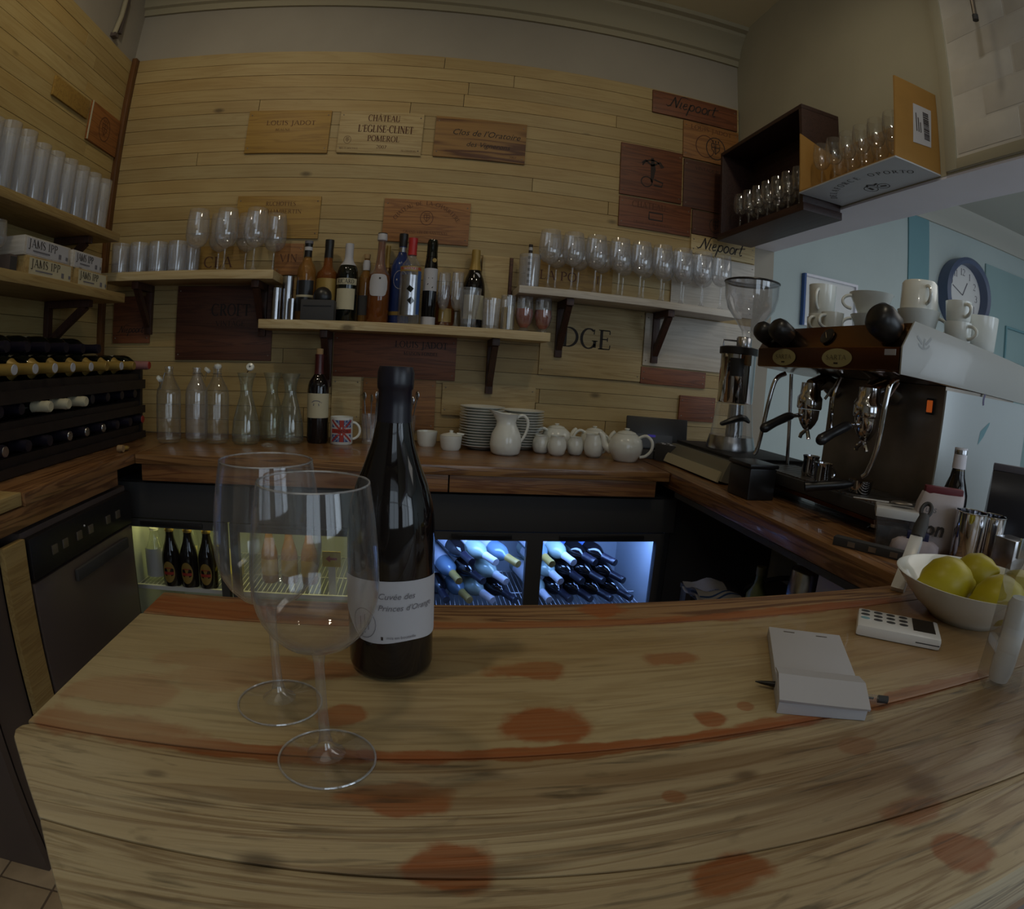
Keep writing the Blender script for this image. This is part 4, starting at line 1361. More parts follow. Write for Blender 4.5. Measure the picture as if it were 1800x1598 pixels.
def wine_glass(name, label, loc, H, RB, RR, RF, zb, zm, mat, group=None, seg=32, cat='wine glass'):
    t = thing(name, label, cat, loc, 0, group)
    foot, outer, inner = stem_prof(H, RB, RR, RF, zb, zm)
    obj('bowl', MB().lathe(outer + inner[::-1], seg), mat, t, ang=60)
    obj('stem', MB().lathe(foot[4:], 16), 'glass_solid' if mat == 'glass_fg' else mat, t, ang=60)
    obj('foot', MB().lathe(foot[:5], seg), mat, t, ang=60)
    if mat == 'glass_fg':  # thin rings that carry the painted edge highlight
        obj('rim', MB().torus((0, 0, H), RR - .0005, .00075, 48, 6), 'glass_rim_highlight', t)
        obj('foot_edge_highlight', MB().torus((0, 0, .0010), RF, .0010, 48, 6), 'glass_rim_highlight', t)
    return t


# ------------------------------------------------------------------ foreground glasses and bottle
wine_glass('wine_glass', 'front empty wine glass on the bar', (-.069, .382, .8502), .2215, .0452, .0385, .0385, .099, .154, 'glass_fg', seg=48)
wine_glass('wine_glass', 'rear empty wine glass on the bar, behind and left of the front one', (-.1225, .461, .8502), .2215, .0452, .0385, .0385, .099, .154, 'glass_fg', seg=48)
t = thing('wine_bottle', 'dark open-labelled red wine bottle standing on the bar beside the empty glasses', 'bottle', (-.0228, .5457, .8502))
R, H = .0425, .297
obj('body', MB().lathe([(r * R, z * H) for r, z in BURG], 48), 'bottle_br', t, ang=60)
cp = [(.0178, .212), (.0182, .214), (.0170, .232), (.0160, .262), (.0157, .277), (.0168, .2785), (.0172, .283), (.0172, .293), (.0155, .2985), (0, .299)]
obj('capsule', MB().lathe(cp, 40), 'capsule', t, ang=50)
# torn-cornered paper label wrapped round the front
va = math.atan2(-.5457, .0228)
f = on_cyl(R + .0004, 0, va)
NU, NV = 26, 6
vs, fs = [], []
for i in range(NU + 1):
    u = -.060 + .124 * i / NU
    b = .044 + max(0, (-.032 - u)) * .85 + .0015 * math.sin(u * 90)
    tp = .103 + .0035 * math.sin((u + .06) * 25) - max(0, u - .060) * 1.2
    for j in range(NV + 1):
        vs.append(f(u, b + (tp - b) * j / NV, .0003))
for i in range(NU):
    for j in range(NV):
        a = i * (NV + 1) + j
        fs.append((a, a + NV + 1, a + NV + 2, a + 1))
lb = obj('paper_label', MB().add(vs, fs), 'paper', t)
f2 = on_cyl(R + .0012, 0, va)
mb = font_mesh('Cuvée des', .0084, .3, lambda u, v, q: f2(u - .0125, .089 + v, q), 'LEFT')
obj('lettering', mb, 'greyink', lb, smooth=False)
mb = font_mesh("Princes d'Orange", .0082, .3, lambda u, v, q: f2(u - .0125, .0775 + v, q), 'LEFT')
obj('lettering', mb, 'greyink', lb, smooth=False)
mb = MB().ribbon(arc(-.027, .062, .0125, .015, 0, 360, 20), .0006, f2, .0002)
mb.ribbon([(-.031, .055), (-.031, .068)], .0008, f2, .0002).ribbon([(-.026, .052), (-.026, .071)], .0008, f2, .0002).ribbon([(-.022, .056), (-.022, .067)], .0008, f2, .0002)
obj('emblem', mb, 'greyink', lb, smooth=False)
obj('fine_print', font_mesh('mis en bouteille', .0045, 0, lambda u, v, q: f2(u - .004, .0485 + v, q), 'LEFT'), 'greyink', lb, smooth=False)
obj('fine_print', MB().ribbon([(-.0085, .047), (-.0085, .0505)], .002, f2, .0002), 'ink', lb, smooth=False)

# ------------------------------------------------------------------ notepad, pen, card reader
def planar(name, mb, m, par, **k):
    return obj(name, mb, m, par, **k)
t = thing('notepad', 'white stapled order pad lying on the bar', 'notepad', (.428, .468, .8502), math.radians(-29))
obj('sheets', MB().prism([(-.0465, -.098), (.0465, -.093), (.0485, .093), (-.0455, .093)], lambda x, y: (x, y, 0), lambda x, y: (x, y, .013)), 'paper', t, bev=.001)
fold = [(-.098, .0135), (-.060, .0235), (-.035, .018), (-.033, .0195), (-.060, .0255), (-.0995, .0165)]
o = obj('folded_sheet', MB().prism(fold, lambda y, z: (-.047, y, z), lambda y, z: (.047, y, z)), 'paper', t, ang=25)
sp = MB()
for x, y in ((-.02, .082), (.022, .080)):
    sp.box(x - .007, x + .007, y - .0006, y + .0006, .013, .0138)
for x in (-.02, .022):
    sp.box(x - .008, x + .008, -.0912, -.0900, .0170, .0182)
obj('staple', sp, 'dsteel', t, smooth=False)
t = thing('ballpoint_pen', 'clear ballpoint pen tucked under the folded pad sheet', 'pen', (.346, .459, .8562), math.radians(-32))
obj('barrel', MB().tube([(.022, 0, 0), (.135, 0, 0)], .0037, 10), 'glass_far', t)
obj('tip', MB().tube([(0, 0, 0), (.006, 0, 0), (.022, 0, 0)], [.0006, .0018, .0036], 10), 'black', t)
obj('end_plug', MB().tube([(.135, 0, 0), (.146, 0, 0)], .0042, 10), 'blackm', t)
obj('ink_tube', MB().tube([(.02, 0, 0), (.13, 0, 0)], .0013, 6), 'ink', t)

t = thing('card_reader', 'white card payment reader with dark keys and a small screen on the bar', 'card reader', (.630, .530, .8502), math.radians(-43))
obj('body', MB().box(-.060, .060, -.036, .036, 0, .016), 'white', t, bev=.005)
k0 = None
for i in range(3):
    for j in range(4):
        x, y = -.049 + j * .0185, .024 - i * .0145
        cy = (i == 2 and j == 0)
        mb = MB().lathe([(0, .0006), (.0052, .0004), (.0058, -.0005)], 14, Matrix.Diagonal((1.2, .78, 1, 1)))
        obj('key', mb, M['teal_d'] if cy else 'blackm', t, (x, y, .0162))
sc = obj('screen', MB().box(.020, .052, -.018, .030, .0158, .0164), 'black', t)
obj('slot', MB().box(.024, .058, -.0362, -.0355, .006, .0075), 'blackm', t)

# ------------------------------------------------------------------ bowl of lemons
t = thing('fruit_bowl', 'white china bowl of lemons at the right end of the bar', 'bowl', (.806, .548, .8502))
pr = [(0, .004), (.045, .004), (.050, 0), (.060, 0), (.067, .008), (.088, .022), (.110, .044), (.126, .064), (.123, .064), (.107, .046), (.084, .026), (.058, .012), (0, .009)]
obj('bowl', MB().lathe(pr, 48), 'porc', t, ang=50)
LEM = [(0, -1.12), (.10, -1.10), (.20, -1.0), (.55, -.83), (.88, -.45), (1, 0), (.90, .45), (.58, .82), (.24, 1.02), (.12, 1.14), (0, 1.17)]
def lemon(label, loc, r, rot):
    t = thing('lemon', label, 'lemon', loc, rot=rot, group='lemons in the bowl')
    obj('peel', MB().lathe([(a * r, b * r * 1.08) for a, b in LEM], 24), 'lemon', t, ang=80)
    obj('stem_end', MB().lathe([(0, -r * 1.215), (r * .09, -r * 1.21), (r * .11, -r * 1.18)], 8), 'cork', t)
lemon('large lemon at the front left of the white bowl', (.757, .562, .904), .041, (math.radians(86), 0, math.radians(62)))
lemon('lemon at the back of the white bowl', (.850, .575, .905), .037, (math.radians(60), math.radians(25), 0))
lemon('lemon at the front right of the white bowl beside the salt bottle', (.790, .481, .902), .038, (math.radians(80), 0, math.radians(40)))
lemon('lemon at the far right of the white bowl', (.868, .500, .902), .034, (math.radians(70), 0, math.radians(60)))

# ------------------------------------------------------------------ glass salt bottle, cup
t = thing('salt_bottle', 'square glass bottle of white salt with a glass stopper on the bar', 'salt bottle', (.655, .366, .8502), math.radians(-40))
sq = [(-.0225, -.0225), (.0225, -.0225), (.0225, .0225), (-.0225, .0225)]
def sqring(s, z):
    return [(x * s, y * s, z) for x, y in sq]
def loft(rings, close=True):
    mb = MB()
    n = len(rings[0])
    vs = [p for r in rings for p in r]
    fs = [(i * n + k, i * n + (k + 1) % n, (i + 1) * n + (k + 1) % n, (i + 1) * n + k) for i in range(len(rings) - 1) for k in range(n)]
    if close:
        fs += [tuple(range(n)), tuple((len(rings) - 1) * n + k for k in range(n))]
    return mb.add(vs, fs)
obj('body', loft([sqring(1, 0), sqring(1, .138), sqring(.55, .152), sqring(.5, .172)], False), 'glass_solid', t, bev=.0, ang=20)
obj('salt', MB().lathe([(0, .004), (.0125, .005), (.0150, .016), (.0155, .03), (.0155, .10), (.012, .108), (0, .109)], 20), 'white', t)
obj('stopper', MB().lathe([(0, .160), (.009, .160), (.0105, .174), (.016, .180), (.019, .194), (.014, .208), (0, .212)], 8), 'glass_solid', t, ang=15)
t = thing('coffee_cup', 'white cup cut off by the right edge of the frame on the bar', 'cup', (.682, .272, .8502))
obj('bowl', MB().lathe([(0, 0), (.028, 0), (.036, .02), (.041, .065), (.039, .065), (.033, .02), (0, .006)], 32), 'porc', t)
obj('handle', MB().torus((.05, 0, .036), .017, .004, 16, 8, Matrix.Rotation(PI / 2, 4, 'X')), 'porc', t)

# ================================================================== SPIRIT SHELF (top at 1.297)
SZ = 1.2972
def on_shelf(x, y=2.14):
    return (x, y, SZ)
t = thing('steel_tumbler', 'thin short steel tube at the left end of the bottle shelf', 'bar tool', on_shelf(-.543, 2.13))
obj('body', MB().lathe([(0, 0), (.017, 0), (.018, .118), (.0165, .118), (.0155, .01), (0, .01)], 20), 'steel', t, ang=40)
t = thing('steel_tumbler', 'taller steel tube beside the whisky bottle', 'bar tool', on_shelf(-.506, 2.15))
obj('body', MB().lathe([(0, 0), (.020, 0), (.0215, .163), (.020, .163), (.0185, .01), (0, .01)], 20), 'steel', t, ang=40)
t = thing('steel_tumbler', 'short steel tube between the whisky and the black caddy', 'bar tool', on_shelf(-.473, 2.085))
obj('body', MB().lathe([(0, 0), (.0125, 0), (.0135, .075), (.012, .075), (.011, .01), (0, .01)], 20), 'steel', t, ang=40)
b = bottle('spirit_bottle', 'amber whisky bottle with a black and white cap at the left of the shelf', 'bottle', on_shelf(-.442, 2.16), .297, .035, SPIR, 'ambery', 'black', (.80, 1), ((.12, .50, 1.1, 'black'), (.27, .32, 1.12, 'cream')))
obj('cap_band', MB().lathe([(.0152, .262), (.0154, .275)], 20), 'paper', b)
obj('cap_band', MB().lathe([(.0158, .288), (.0158, .298), (0, .2995)], 20), 'greyink', b)
t = thing('bar_caddy', 'black bar caddy with a dark domed lid standing in front of the amber bottle', 'caddy', on_shelf(-.377, 2.0925))
obj('box', MB().box(-.060, .060, -.030, .030, 0, .072), 'blackm', t, bev=.004)
obj('dome', MB().ell((.012, 0, .085), (.034, .028, .036), 20, 12), 'black', t)
obj('rim', MB().box(-.05, .05, -.0315, -.0305, .048, .052), 'black', t)
b = bottle('spirit_bottle', 'square-shouldered amber bottle with a tall black cap behind the caddy', 'bottle', on_shelf(-.367, 2.175), .306, .039, [(0, .01), (.9, 0), (1, .03), (1, .56), (.96, .60), (.62, .64), (.45, .68), (.40, .78), (.37, .90), (.40, .905), (.40, 1), (0, 1)], 'amber', 'black', (.78, 1), ((.20, .52, 1.2, 'gold'),))
b = bottle('spirit_bottle', 'dark bottle with a long white neck and white label', 'bottle', on_shelf(-.290, 2.165), .292, .0385, BORD, 'bottle_gr', 'paper', (.72, 1), ((.16, .42, 1.0, 'cream'),))
b2 = obj('neck_label', MB().lathe([(.0392, .137), (.0394, .160)], 14, None, -PI / 2 - 1.2, -PI / 2 + 1.2), 'cream', b)
mb = MB()
caps(mb, 'RICARD', .016, on_cyl(.0396, .141), 0, 0, 'c', .066)
obj('lettering', mb, 'ink', b2, smooth=False)
b = bottle('spirit_bottle', 'small clear bottle with an orange stopper and white collar, half hidden', 'bottle', on_shelf(-.225, 2.195), .260, .026, SPIR, 'ambery', 'cork', (.94, 1), ((.12, .40, 1.0, 'blackm'),))
obj('collar', MB().lathe([(.0140, .200), (.0150, .222), (.012, .238)], 16), 'paper', b)
b = bottle('spirit_bottle', 'clear long-necked bottle of amber spirit with a large white label', 'bottle', on_shelf(-.171, 2.150), .330, .040, [(0, .01), (.9, 0), (1, .02), (1, .50), (.97, .53), (.72, .56), (.52, .60), (.40, .68), (.33, .80), (.33, .92), (.42, .925), (.44, .96), (.40, .985), (0, 1)], 'amber', 'paper', (.92, .985), ())
obj('upper_glass', MB().lathe([(.0402, .178), (.0392, .178), (.030, .188), (.0215, .202), (.0165, .23), (.0138, .265), (.0138, .303)], 20), 'glass_far', b)
obj('cap_top', MB().lathe([(.0172, .318), (.0172, .334), (0, .335)], 20), 'black', b)
f = on_cyl(.0406, 0)
# split for curvature
mb = MB()
vs, fs = [], []
for i in range(13):
    u = -.036 + .072 * i / 12
    e = .040 * (1 - abs(u / .0365) ** 5) ** .4 if abs(u) < .0364 else .01
    for j in range(3):
        vs.append(f(u, .137 + e * (j - 1), .0006))
for i in range(12):
    for j in range(2):
        a = i * 3 + j
        fs.append((a, a + 3, a + 4, a + 1))
lb = obj('paper_label', MB().add(vs, fs), 'paper', b)
obj('label_mark', MB().ribbon([(.005, .158), (.005, .165)], .007, on_cyl(.0414, 0)), 'ink', lb, smooth=False)
bottle('spirit_bottle', 'slim bottle with gold neck foil behind the blue bottle', 'bottle', on_shelf(-.150, 2.213), .30, .018, SPIR, 'ambery', 'gold', (.72, 1))
b = bottle('spirit_bottle', 'blue gin bottle with a dark cap behind the red-capped bottle', 'bottle', on_shelf(-.095, 2.186), .342, .039, SPIR, 'bottle_blue', 'black', (.86, 1), ((.10, .14, 1.2, 'gold'),))
obj('neck_band', MB().lathe([(.0160, .272), (.0160, .290)], 18), 'steel', b)
mb = MB().ribbon(arc(0, .165, .026, .034, 0, 360, 20), .0015, on_cyl(.0396, 0)).ribbon([(-.015, .165), (.015, .165)], .006, on_cyl(.0396, 0))
obj('emblem', mb, 'paper', b, smooth=False)
b = bottle('spirit_bottle', 'clear vodka bottle with a red cap and a bright printed label', 'bottle', on_shelf(-.057, 2.113), .312, .0385, SPIR, 'glass_far', 'red', (.80, 1), ((.60, .66, 1.35, 'gold'), (.62, .645, 1.1, 'red'), (.10, .56, .95, 'steel')))
caps(mb := MB(), 'SMIRNOFF', .010, on_cyl(.0397, .192), 0, 0, 'c', .056)
obj('lettering', mb, 'paper', b, smooth=False)
obj('label_stripe', MB().lathe([(.0392, .035), (.0394, .19)], 4, None, -PI / 2 + .72, -PI / 2 + 1.2), 'blueink', b)
obj('label_emblem', MB().ribbon([(-.006, .13), (.010, .118)], .018, on_cyl(.0396, 0)).ribbon([(.0, .09), (.014, .075)], .02, on_cyl(.0396, 0)), 'bottle_gr', b, smooth=False)
b = bottle('spirit_bottle', 'slim black bottle with a white label and a tall dark green cap', 'bottle', on_shelf(.014, 2.140), .316, .0255, [(0, .01), (.9, 0), (1, .02), (1, .60), (.92, .70), (.78, .80), (.72, .84), (.72, .98), (.6, 1), (0, 1)], 'bottle', 'bottle_gr', (.80, 1), ((.40, .66, 1.25, 'paper'), (.0, .1, 1.5, 'paper')))
obj('seal', MB().lathe([(0, 0), (.008, .0), (.0075, .002), (0, .003)], 14, Matrix.Translation((.010, -.0235, .238)) @ Matrix.Rotation(PI / 2, 4, 'X')), 'gold', b)
obj('label_print', MB().ribbon([(-.010, .150), (.010, .138)], .006, on_cyl(.0262, 0)).ribbon([(-.008, .172), (.008, .172)], .003, on_cyl(.0262, 0)), 'ink', b, smooth=False)
for i, (x, y, H, mt) in enumerate(((.066, 2.13, .196, 'amber'), (.113, 2.12, .200, 'ambery'))):
    t = thing('champagne_flute', 'slim flute, %s of the pair right of the black bottle' % ('left', 'right')[i], 'glass', on_shelf(x, y), 0, 'flutes on the bottle shelf')
    foot, outer, inner = stem_prof(H, .0225, .020, .0235, .06, .12)
    obj('bowl', MB().lathe(outer + inner[::-1], 20), 'glass_far', t, ang=60)
    obj('stem', MB().lathe(foot, 20), 'glass_far', t, ang=60)
t = thing('drinks_jug', 'squat brown glass bottle in the shade behind the flutes', 'bottle', on_shelf(.075, 2.195))
obj('body', MB().lathe([(0, 0), (.034, 0), (.038, .02), (.036, .09), (.016, .13), (.014, .16), (0, .16)], 20), 'amber', t)
obj('label', MB().lathe([(.0384, .02), (.0375, .07)], 10, None, -2.2, -.9), 'gold', t)
b = bottle('champagne_bottle', 'dark sparkling wine bottle with gold foil and a round neck seal', 'bottle', on_shelf(.178, 2.190), .300, .042, BURG, 'bottle', 'gold', (.74, 1), ((.12, .42, 1.0, 'cream'),))
obj('seal', MB().lathe([(0, 0), (.014, .0), (.013, .002), (0, .003)], 16, Matrix.Translation((.004, -.0265, .198)) @ Matrix.Rotation(math.radians(80), 4, 'X')), 'paper', b)
t = thing('beer_glass', 'straight beer glass in front of the sparkling wine bottle', 'glass', on_shelf(.158, 2.106))
obj('bowl', MB().lathe([(0, 0), (.027, 0), (.030, .05), (.041, .120), (.042, .142), (.0405, .142), (.039, .12), (.028, .05), (.025, .012), (0, .012)], 24), 'glass_far', t, ang=40)
tumbler('whisky_tumbler', 'heavy straight tumbler beside the sparkling wine bottle', on_shelf(.240, 2.12), .034, .112, 'glass_far', .9, base=.014)
t = thing('candle_jar', 'glass jar holding two pale candles next to the red glasses', 'jar', on_shelf(.302, 2.13))
obj('jar', MB().lathe([(0, 0), (.026, 0), (.027, .13), (.0255, .13), (.0245, .005), (0, .005)], 24), 'glass_far', t, ang=30)
obj('candle', MB().lathe([(0, .006), (.009, .006), (.009, .085), (0, .088)], 12, Matrix.Translation((-.010, 0, 0))), 'gold', t)
obj('candle', MB().lathe([(0, .006), (.0095, .006), (.0095, .092), (0, .094)], 12, Matrix.Translation((.012, -.004, 0))), 'cream', t)
for i, x in enumerate((.364, .434)):
    t = thing('candle_glass', '%s red tulip glass with a dark rim at the right of the bottle shelf' % ('left', 'right')[i], 'glass', on_shelf(x, 2.13), 0, 'red glasses on the bottle shelf')
    obj('glass', MB().lathe([(0, 0), (.020, 0), (.020, .006), (.014, .012), (.026, .03), (.034, .06), (.031, .095), (.028, .130), (.027, .130), (.030, .095), (.0328, .06), (.025, .03), (0, .014)], 24), 'glass_far', t, ang=60)
    obj('filling', MB().lathe([(0, .015), (.012, .016), (.0245, .031), (.032, .06), (.0305, .085), (0, .085)], 20), 'redcandle', t)
t = thing('chopping_board', 'upright wooden serving board leaning on the wall above the bottle shelf', 'board', on_shelf(.257, 2.218))
bd = obj('board', MB().box(-.052, .052, -.008, .008, 0, .290), 'crate_p', t, bev=.004)
obj('edge', MB().box(.053, .066, -.007, .007, .06, .288), 'crate_d', t, bev=.003)

# ================================================================== RIGHT GLASS SHELF (top at 1.460)
GZ = 1.4602
t = tumbler('straw_glass', 'tumbler holding a striped straw at the left end of the right glass shelf', (.372, 2.13, GZ), .040, .125, 'glass_blue', .95)
t = thing('paper_straw', 'dark striped straw standing in the tumbler on the right glass shelf', 'straw', (.372, 2.13, GZ + .009))
sm, dm = MB(), MB()
for i in range(14):
    z = i * .0112
    (dm if i % 2 else sm).lathe([(.0, z), (.0075, z), (.0075, z + .0112), (0, z + .0112)], 10)
obj('tube', sm, 'paper', t)
obj('stripes', dm, 'ink', t)
proto = None
fx = [.440, .527, .616, .710, .797, .884, .971, 1.060, 1.148]
for i, x in enumerate(fx):
    lab = 'wine glass in the front row of the right glass shelf, %s from the left' % ORD[i]
    if proto is None:
        proto = wine_glass('wine_glass', lab, (x, 2.108, GZ), .222, .0415, .035, .035, .095, .150, 'glass_far', 'wine glasses on the right shelf', 24)
    else:
        dup(proto, (x + random.uniform(-.0015, .0015), 2.108, GZ), random.random() * 6, lab)
for i, x in enumerate([.484, .572, .663, .754, .841, .928, 1.016, 1.104]):
    dup(proto, (x, 2.185, GZ), random.random() * 6, 'wine glass in the back row of the right glass shelf, %s from the left' % ORD[i])

# ================================================================== LEFT GLASS SHELF (top at 1.472)
LZ = 1.4722
proto = None
k = 0
for row, y in enumerate((2.105, 2.19)):
    for i in range(4):
        x = -1.178 + i * .081 + row * .02
        lab = 'straight tumbler on the left glass shelf, %s row, %s from the left' % (('front', 'back')[row], ORD[i])
        if proto is None:
            proto = tumbler('tumbler', lab, (x, y, LZ), .037, .112, 'glass_blue', .9, 'tumblers on the left glass shelf')
        else:
            dup(proto, (x, y, LZ), 0, lab)
proto = None
bl = [(-.860, 2.10), (-.745, 2.10), (-.632, 2.10), (-.800, 2.185), (-.690, 2.185), (-.580, 2.185)]
for i, (x, y) in enumerate(bl):
    lab = 'balloon glass on the left glass shelf, %s row, %s from the left' % ('front' if i < 3 else 'back', ORD[i % 3])
    if proto is None:
        proto = wine_glass('balloon_glass', lab, (x, y, LZ), .230, .044, .036, .034, .085, .145, 'glass_far', 'balloon glasses on the left glass shelf', 24)
    else:
        dup(proto, (x, y, LZ), random.random() * 6, lab)

# ================================================================== LEFT WALL SHELVES
UZ = 1.6012
proto = None
for row, x in enumerate((-1.178, -1.262)):
    for i in range(9):
        y = 1.28 + i * .079 + row * .03
        lab = 'highball glass on the upper left wall shelf, %s row, %s from the left' % (('front', 'back')[row], ORD[i])
        if proto is None:
            proto = tumbler('highball_glass', lab, (x, y, UZ), .0345, .178, 'glass_blue', .85, 'highball glasses on the upper left shelf')
        else:
            dup(proto, (x, y, UZ), 0, lab, scale=(1, 1, 1.08 if i < 3 else 1))
PZ = 1.3822
def jam_box(label, y0, y1, z, x, m, par=0):
    t = thing('jam_box', label, 'wooden box', (x, (y0 + y1) / 2, z), 0, 'small wooden jam boxes')
    w = (y1 - y0) / 2
    hh = .0535
    obj('box', MB().box(-.14, 0, -w, w, 0, hh), m, t, bev=.0015)
    lb = obj('paper_label', MB().box(0, .0008, -w + .012, w - .012, .004, hh - .004), 'paper' if m == 'shelf_g' else 'cream', t)
    f = on_x(.0012, -w + .02, 0)
    mb = MB()
    caps(mb, 'JAMS 1PP', .022, f, 0, .024, 'l', (w * 2 - .05) * .78)
    obj('lettering', mb, 'ink', lb, smooth=False)
    mb = MB().ribbon([(.022, .015), (w * .9, .015)], .004, f).ribbon([(w * 1.35, .010), (w * 1.35, .024)], .014, f).ribbon([(w * 1.62, .016), (w * 1.72, .016)], .010, f)
    obj('label_print', mb, 'greyink', lb, smooth=False)
jam_box('lower left wooden jam box on the lower left wall shelf', 1.425, 1.668, PZ, -1.105, 'shelf_y')
jam_box('upper left wooden jam box stacked on the lower left one', 1.415, 1.655, PZ + .0545, -1.112, 'shelf_g')
jam_box('lower right wooden jam box on the lower left wall shelf', 1.690, 1.892, PZ, -1.105, 'shelf_y')
jam_box('upper right wooden jam box stacked on the lower right one', 1.672, 1.858, PZ + .0545, -1.112, 'shelf_g')
t = thing('cork_block', 'dark square block between the jam boxes and the small glasses', 'block', (-1.13, 1.395, PZ))
obj('block', MB().box(-.04, 0, -.018, .018, 0, .052), 'brownblk', t, bev=.003)
obj('face', MB().box(.0002, .0015, -.014, .014, .006, .046), 'blackm', t)
proto = None
for i, (x, y) in enumerate(((-1.125, 1.305), (-1.19, 1.355), (-1.125, 1.225), (-1.20, 1.265))):
    lab = 'small stemmed glass at the left end of the lower wall shelf, %s' % ('front right', 'back right', 'front left', 'back left')[i]
    if proto is None:
        proto = wine_glass('liqueur_glass', lab, (x, y, PZ), .125, .029, .026, .026, .05, .085, 'glass_far', 'small glasses on the lower left shelf', 20)
    else:
        dup(proto, (x, y, PZ), 1, lab)

# ================================================================== BACK WORKTOP (top at 0.865)
BZ = .8652
def swing(label, x, y, H=.262, R=.044, stop=None, mat='glass'):
    t = thing('swing_bottle', label, 'bottle', (x, y, BZ), 0, 'clear swing-top bottles')
    p = [(0, .004), (R * .8, .002), (R, .012), (R, .165), (R * .93, .185), (R * .55, .215), (.0155, .232), (.014, .252), (.0165, .254), (.0165, H), (.0135, H), (.0125, .236), (R * .5, .213), (R * .9, .182), (R * .965, .165), (R * .965, .014), (0, .012)]
    obj('body', MB().lathe(p, 28), mat, t, ang=50)
    a, z, tilt = stop
    w = MB().tube([(.016 * math.cos(a), .016 * math.sin(a), .240), (.030 * math.cos(a), .030 * math.sin(a), z - .035), (.036 * math.cos(a), .036 * math.sin(a), z)], .0014, 6)
    w.tube([(-.0165, 0, .238), (0, -.0165, .238), (.0165, 0, .238), (0, .0165, .238)], .0013, 6, True)
    obj('wire', w, 'steel', t)
    T = Matrix.Translation((.036 * math.cos(a), .036 * math.sin(a), z)) @ Matrix.Rotation(a, 4, 'Z') @ Matrix.Rotation(tilt, 4, 'Y')
    obj('stopper', MB().lathe([(.004, -.004), (.011, -.004), (.0135, .002), (.012, .008), (.004, .010), (.004, -.004)], 18, T), 'porc', t)
    return t
swing('clear swing-top bottle at the left end with its stopper hanging out to the left', -.882, 1.965, stop=(PI * 1.08, .218, -.9))
swing('clear swing-top bottle second from the left beside the wine rack', -.795, 2.015, .258, .041, stop=(.3, .248, .7), mat='glass_far')
swing('clear swing-top bottle third from the left with closed stopper', -.708, 1.990, .262, .043, stop=(-1.2, .262, .2))
def carafe(label, x, y, sc=1.0, mat='glass_green'):
    t = thing('carafe', label, 'carafe', (x, y, BZ), 0, 'glass carafes on the back worktop')
    p = [(0, .006), (.040, .001), (.0485, .010), (.0495, .035), (.046, .075), (.034, .125), (.0225, .165), (.0205, .185), (.0245, .215), (.034, .243), (.0325, .243), (.023, .214), (.019, .185), (.021, .165), (.0325, .125), (.0445, .075), (.048, .035), (.046, .012), (0, .013)]
    obj('body', MB().lathe([(r * sc, z * sc) for r, z in p], 28), mat, t, ang=60)
    return t
c = carafe('greenish glass carafe with a white stopper lying on its mouth', -.603, 1.998)
t = thing('porcelain_stopper', 'white swing-top stopper propped on the mouth of the left carafe', 'stopper', (-.586, 1.985, BZ + .262))
obj('stopper', MB().lathe([(.004, -.004), (.011, -.004), (.0145, .002), (.013, .008), (.004, .010), (.004, -.004)], 18, Matrix.Rotation(math.radians(70), 4, 'X')), 'porc', t)
obj('wire', MB().tube([(0, 0, 0), (-.014, .008, -.018)], .0018, 6), 'steel', t)
carafe('glass carafe in the middle, set behind the other two', -.543, 2.130)
carafe('glass carafe on the right beside the red wine bottle', -.456, 2.052)
t = thing('bottle_cap_ring', 'clear glass stopper lying in front of the carafes', 'stopper', (-.515, 1.955, BZ))
obj('stopper', MB().lathe([(0, 0), (.018, 0), (.02, .006), (.006, .010), (0, .010)], 16), 'glass_far', t)
b = bottle('wine_bottle', 'dark red wine bottle with a cream label beside the flag mug', 'bottle', (-.362, 2.087, BZ), .312, .0385, BORD, 'bottle_br', pm('dark_red_capsule', '4a1d1d', .35), (.78, .985), ((.29, .565, 1.45, 'cream'),))
obj('cork', MB().lathe([(0, .311), (.0125, .311), (.0125, .333), (0, .334)], 14), 'cork', b)
mb = MB()
f = on_cyl(.0393, .145)
mb.ribbon(arc(0, 0, .014, .006, 0, 180, 10), .003, f).ribbon([(-.018, 0), (.020, 0)], .003, f).ribbon([(-.008, -.004), (-.010, -.012)], .003, f).ribbon([(.008, -.004), (.010, -.012)], .003, f)
obj('label_emblem', mb, 'greyink', b, smooth=False)
# flag mug
t = thing('mug', 'white mug printed with a union flag on the back worktop', 'mug', (-.273, 2.075, BZ), math.radians(8))
R = .0405
obj('body', MB().lathe([(0, .002), (.037, 0), (.0405, .004), (R, .097), (.038, .097), (.0375, .006), (0, .006)], 36), 'porc', t, ang=50)
pts = arc(.0, .048, .029, .030, 100, -100, 14)
obj('handle', MB().tube([(R - .004 + max(0, x) * 1.0, 0, z) for x, z in pts], .0048, 10), 'porc', t)
f = on_cyl(R + .0003, .049)
def flag_poly(polys, m, lift):
    mb = MB()
    for (p, q, w) in polys:
        n = 10
        mb.ribbon([(p[0] + (q[0] - p[0]) * i / n, p[1] + (q[1] - p[1]) * i / n) for i in range(n + 1)], w, f, lift)
    return mb
A, Bq = .038, .038
fb = obj('flag_field', flag_poly([((-A, 0), (A, 0), 2 * Bq)], None, .0003), 'blueink', t)
obj('flag_white', flag_poly([((-A, -Bq), (A, Bq), .018), ((-A, Bq), (A, -Bq), .018), ((-A, 0), (A, 0), .025), ((0, -Bq), (0, Bq), .025)], None, .0006), 'paper', fb)
obj('flag_red', flag_poly([((-A, -Bq), (A, Bq), .006), ((-A, Bq), (A, -Bq), .006)], None, .0008).add(*(lambda q: (q.v, q.f))(flag_poly([((-A, 0), (A, 0), .015), ((0, -Bq), (0, Bq), .015)], None, .0011))), 'redink', fb)
obj('lettering', caps(MB(), 'LONDON', .009, on_cyl(R + .0016, .0445), 0, 0, 'c', .052), 'ink', fb, smooth=False)
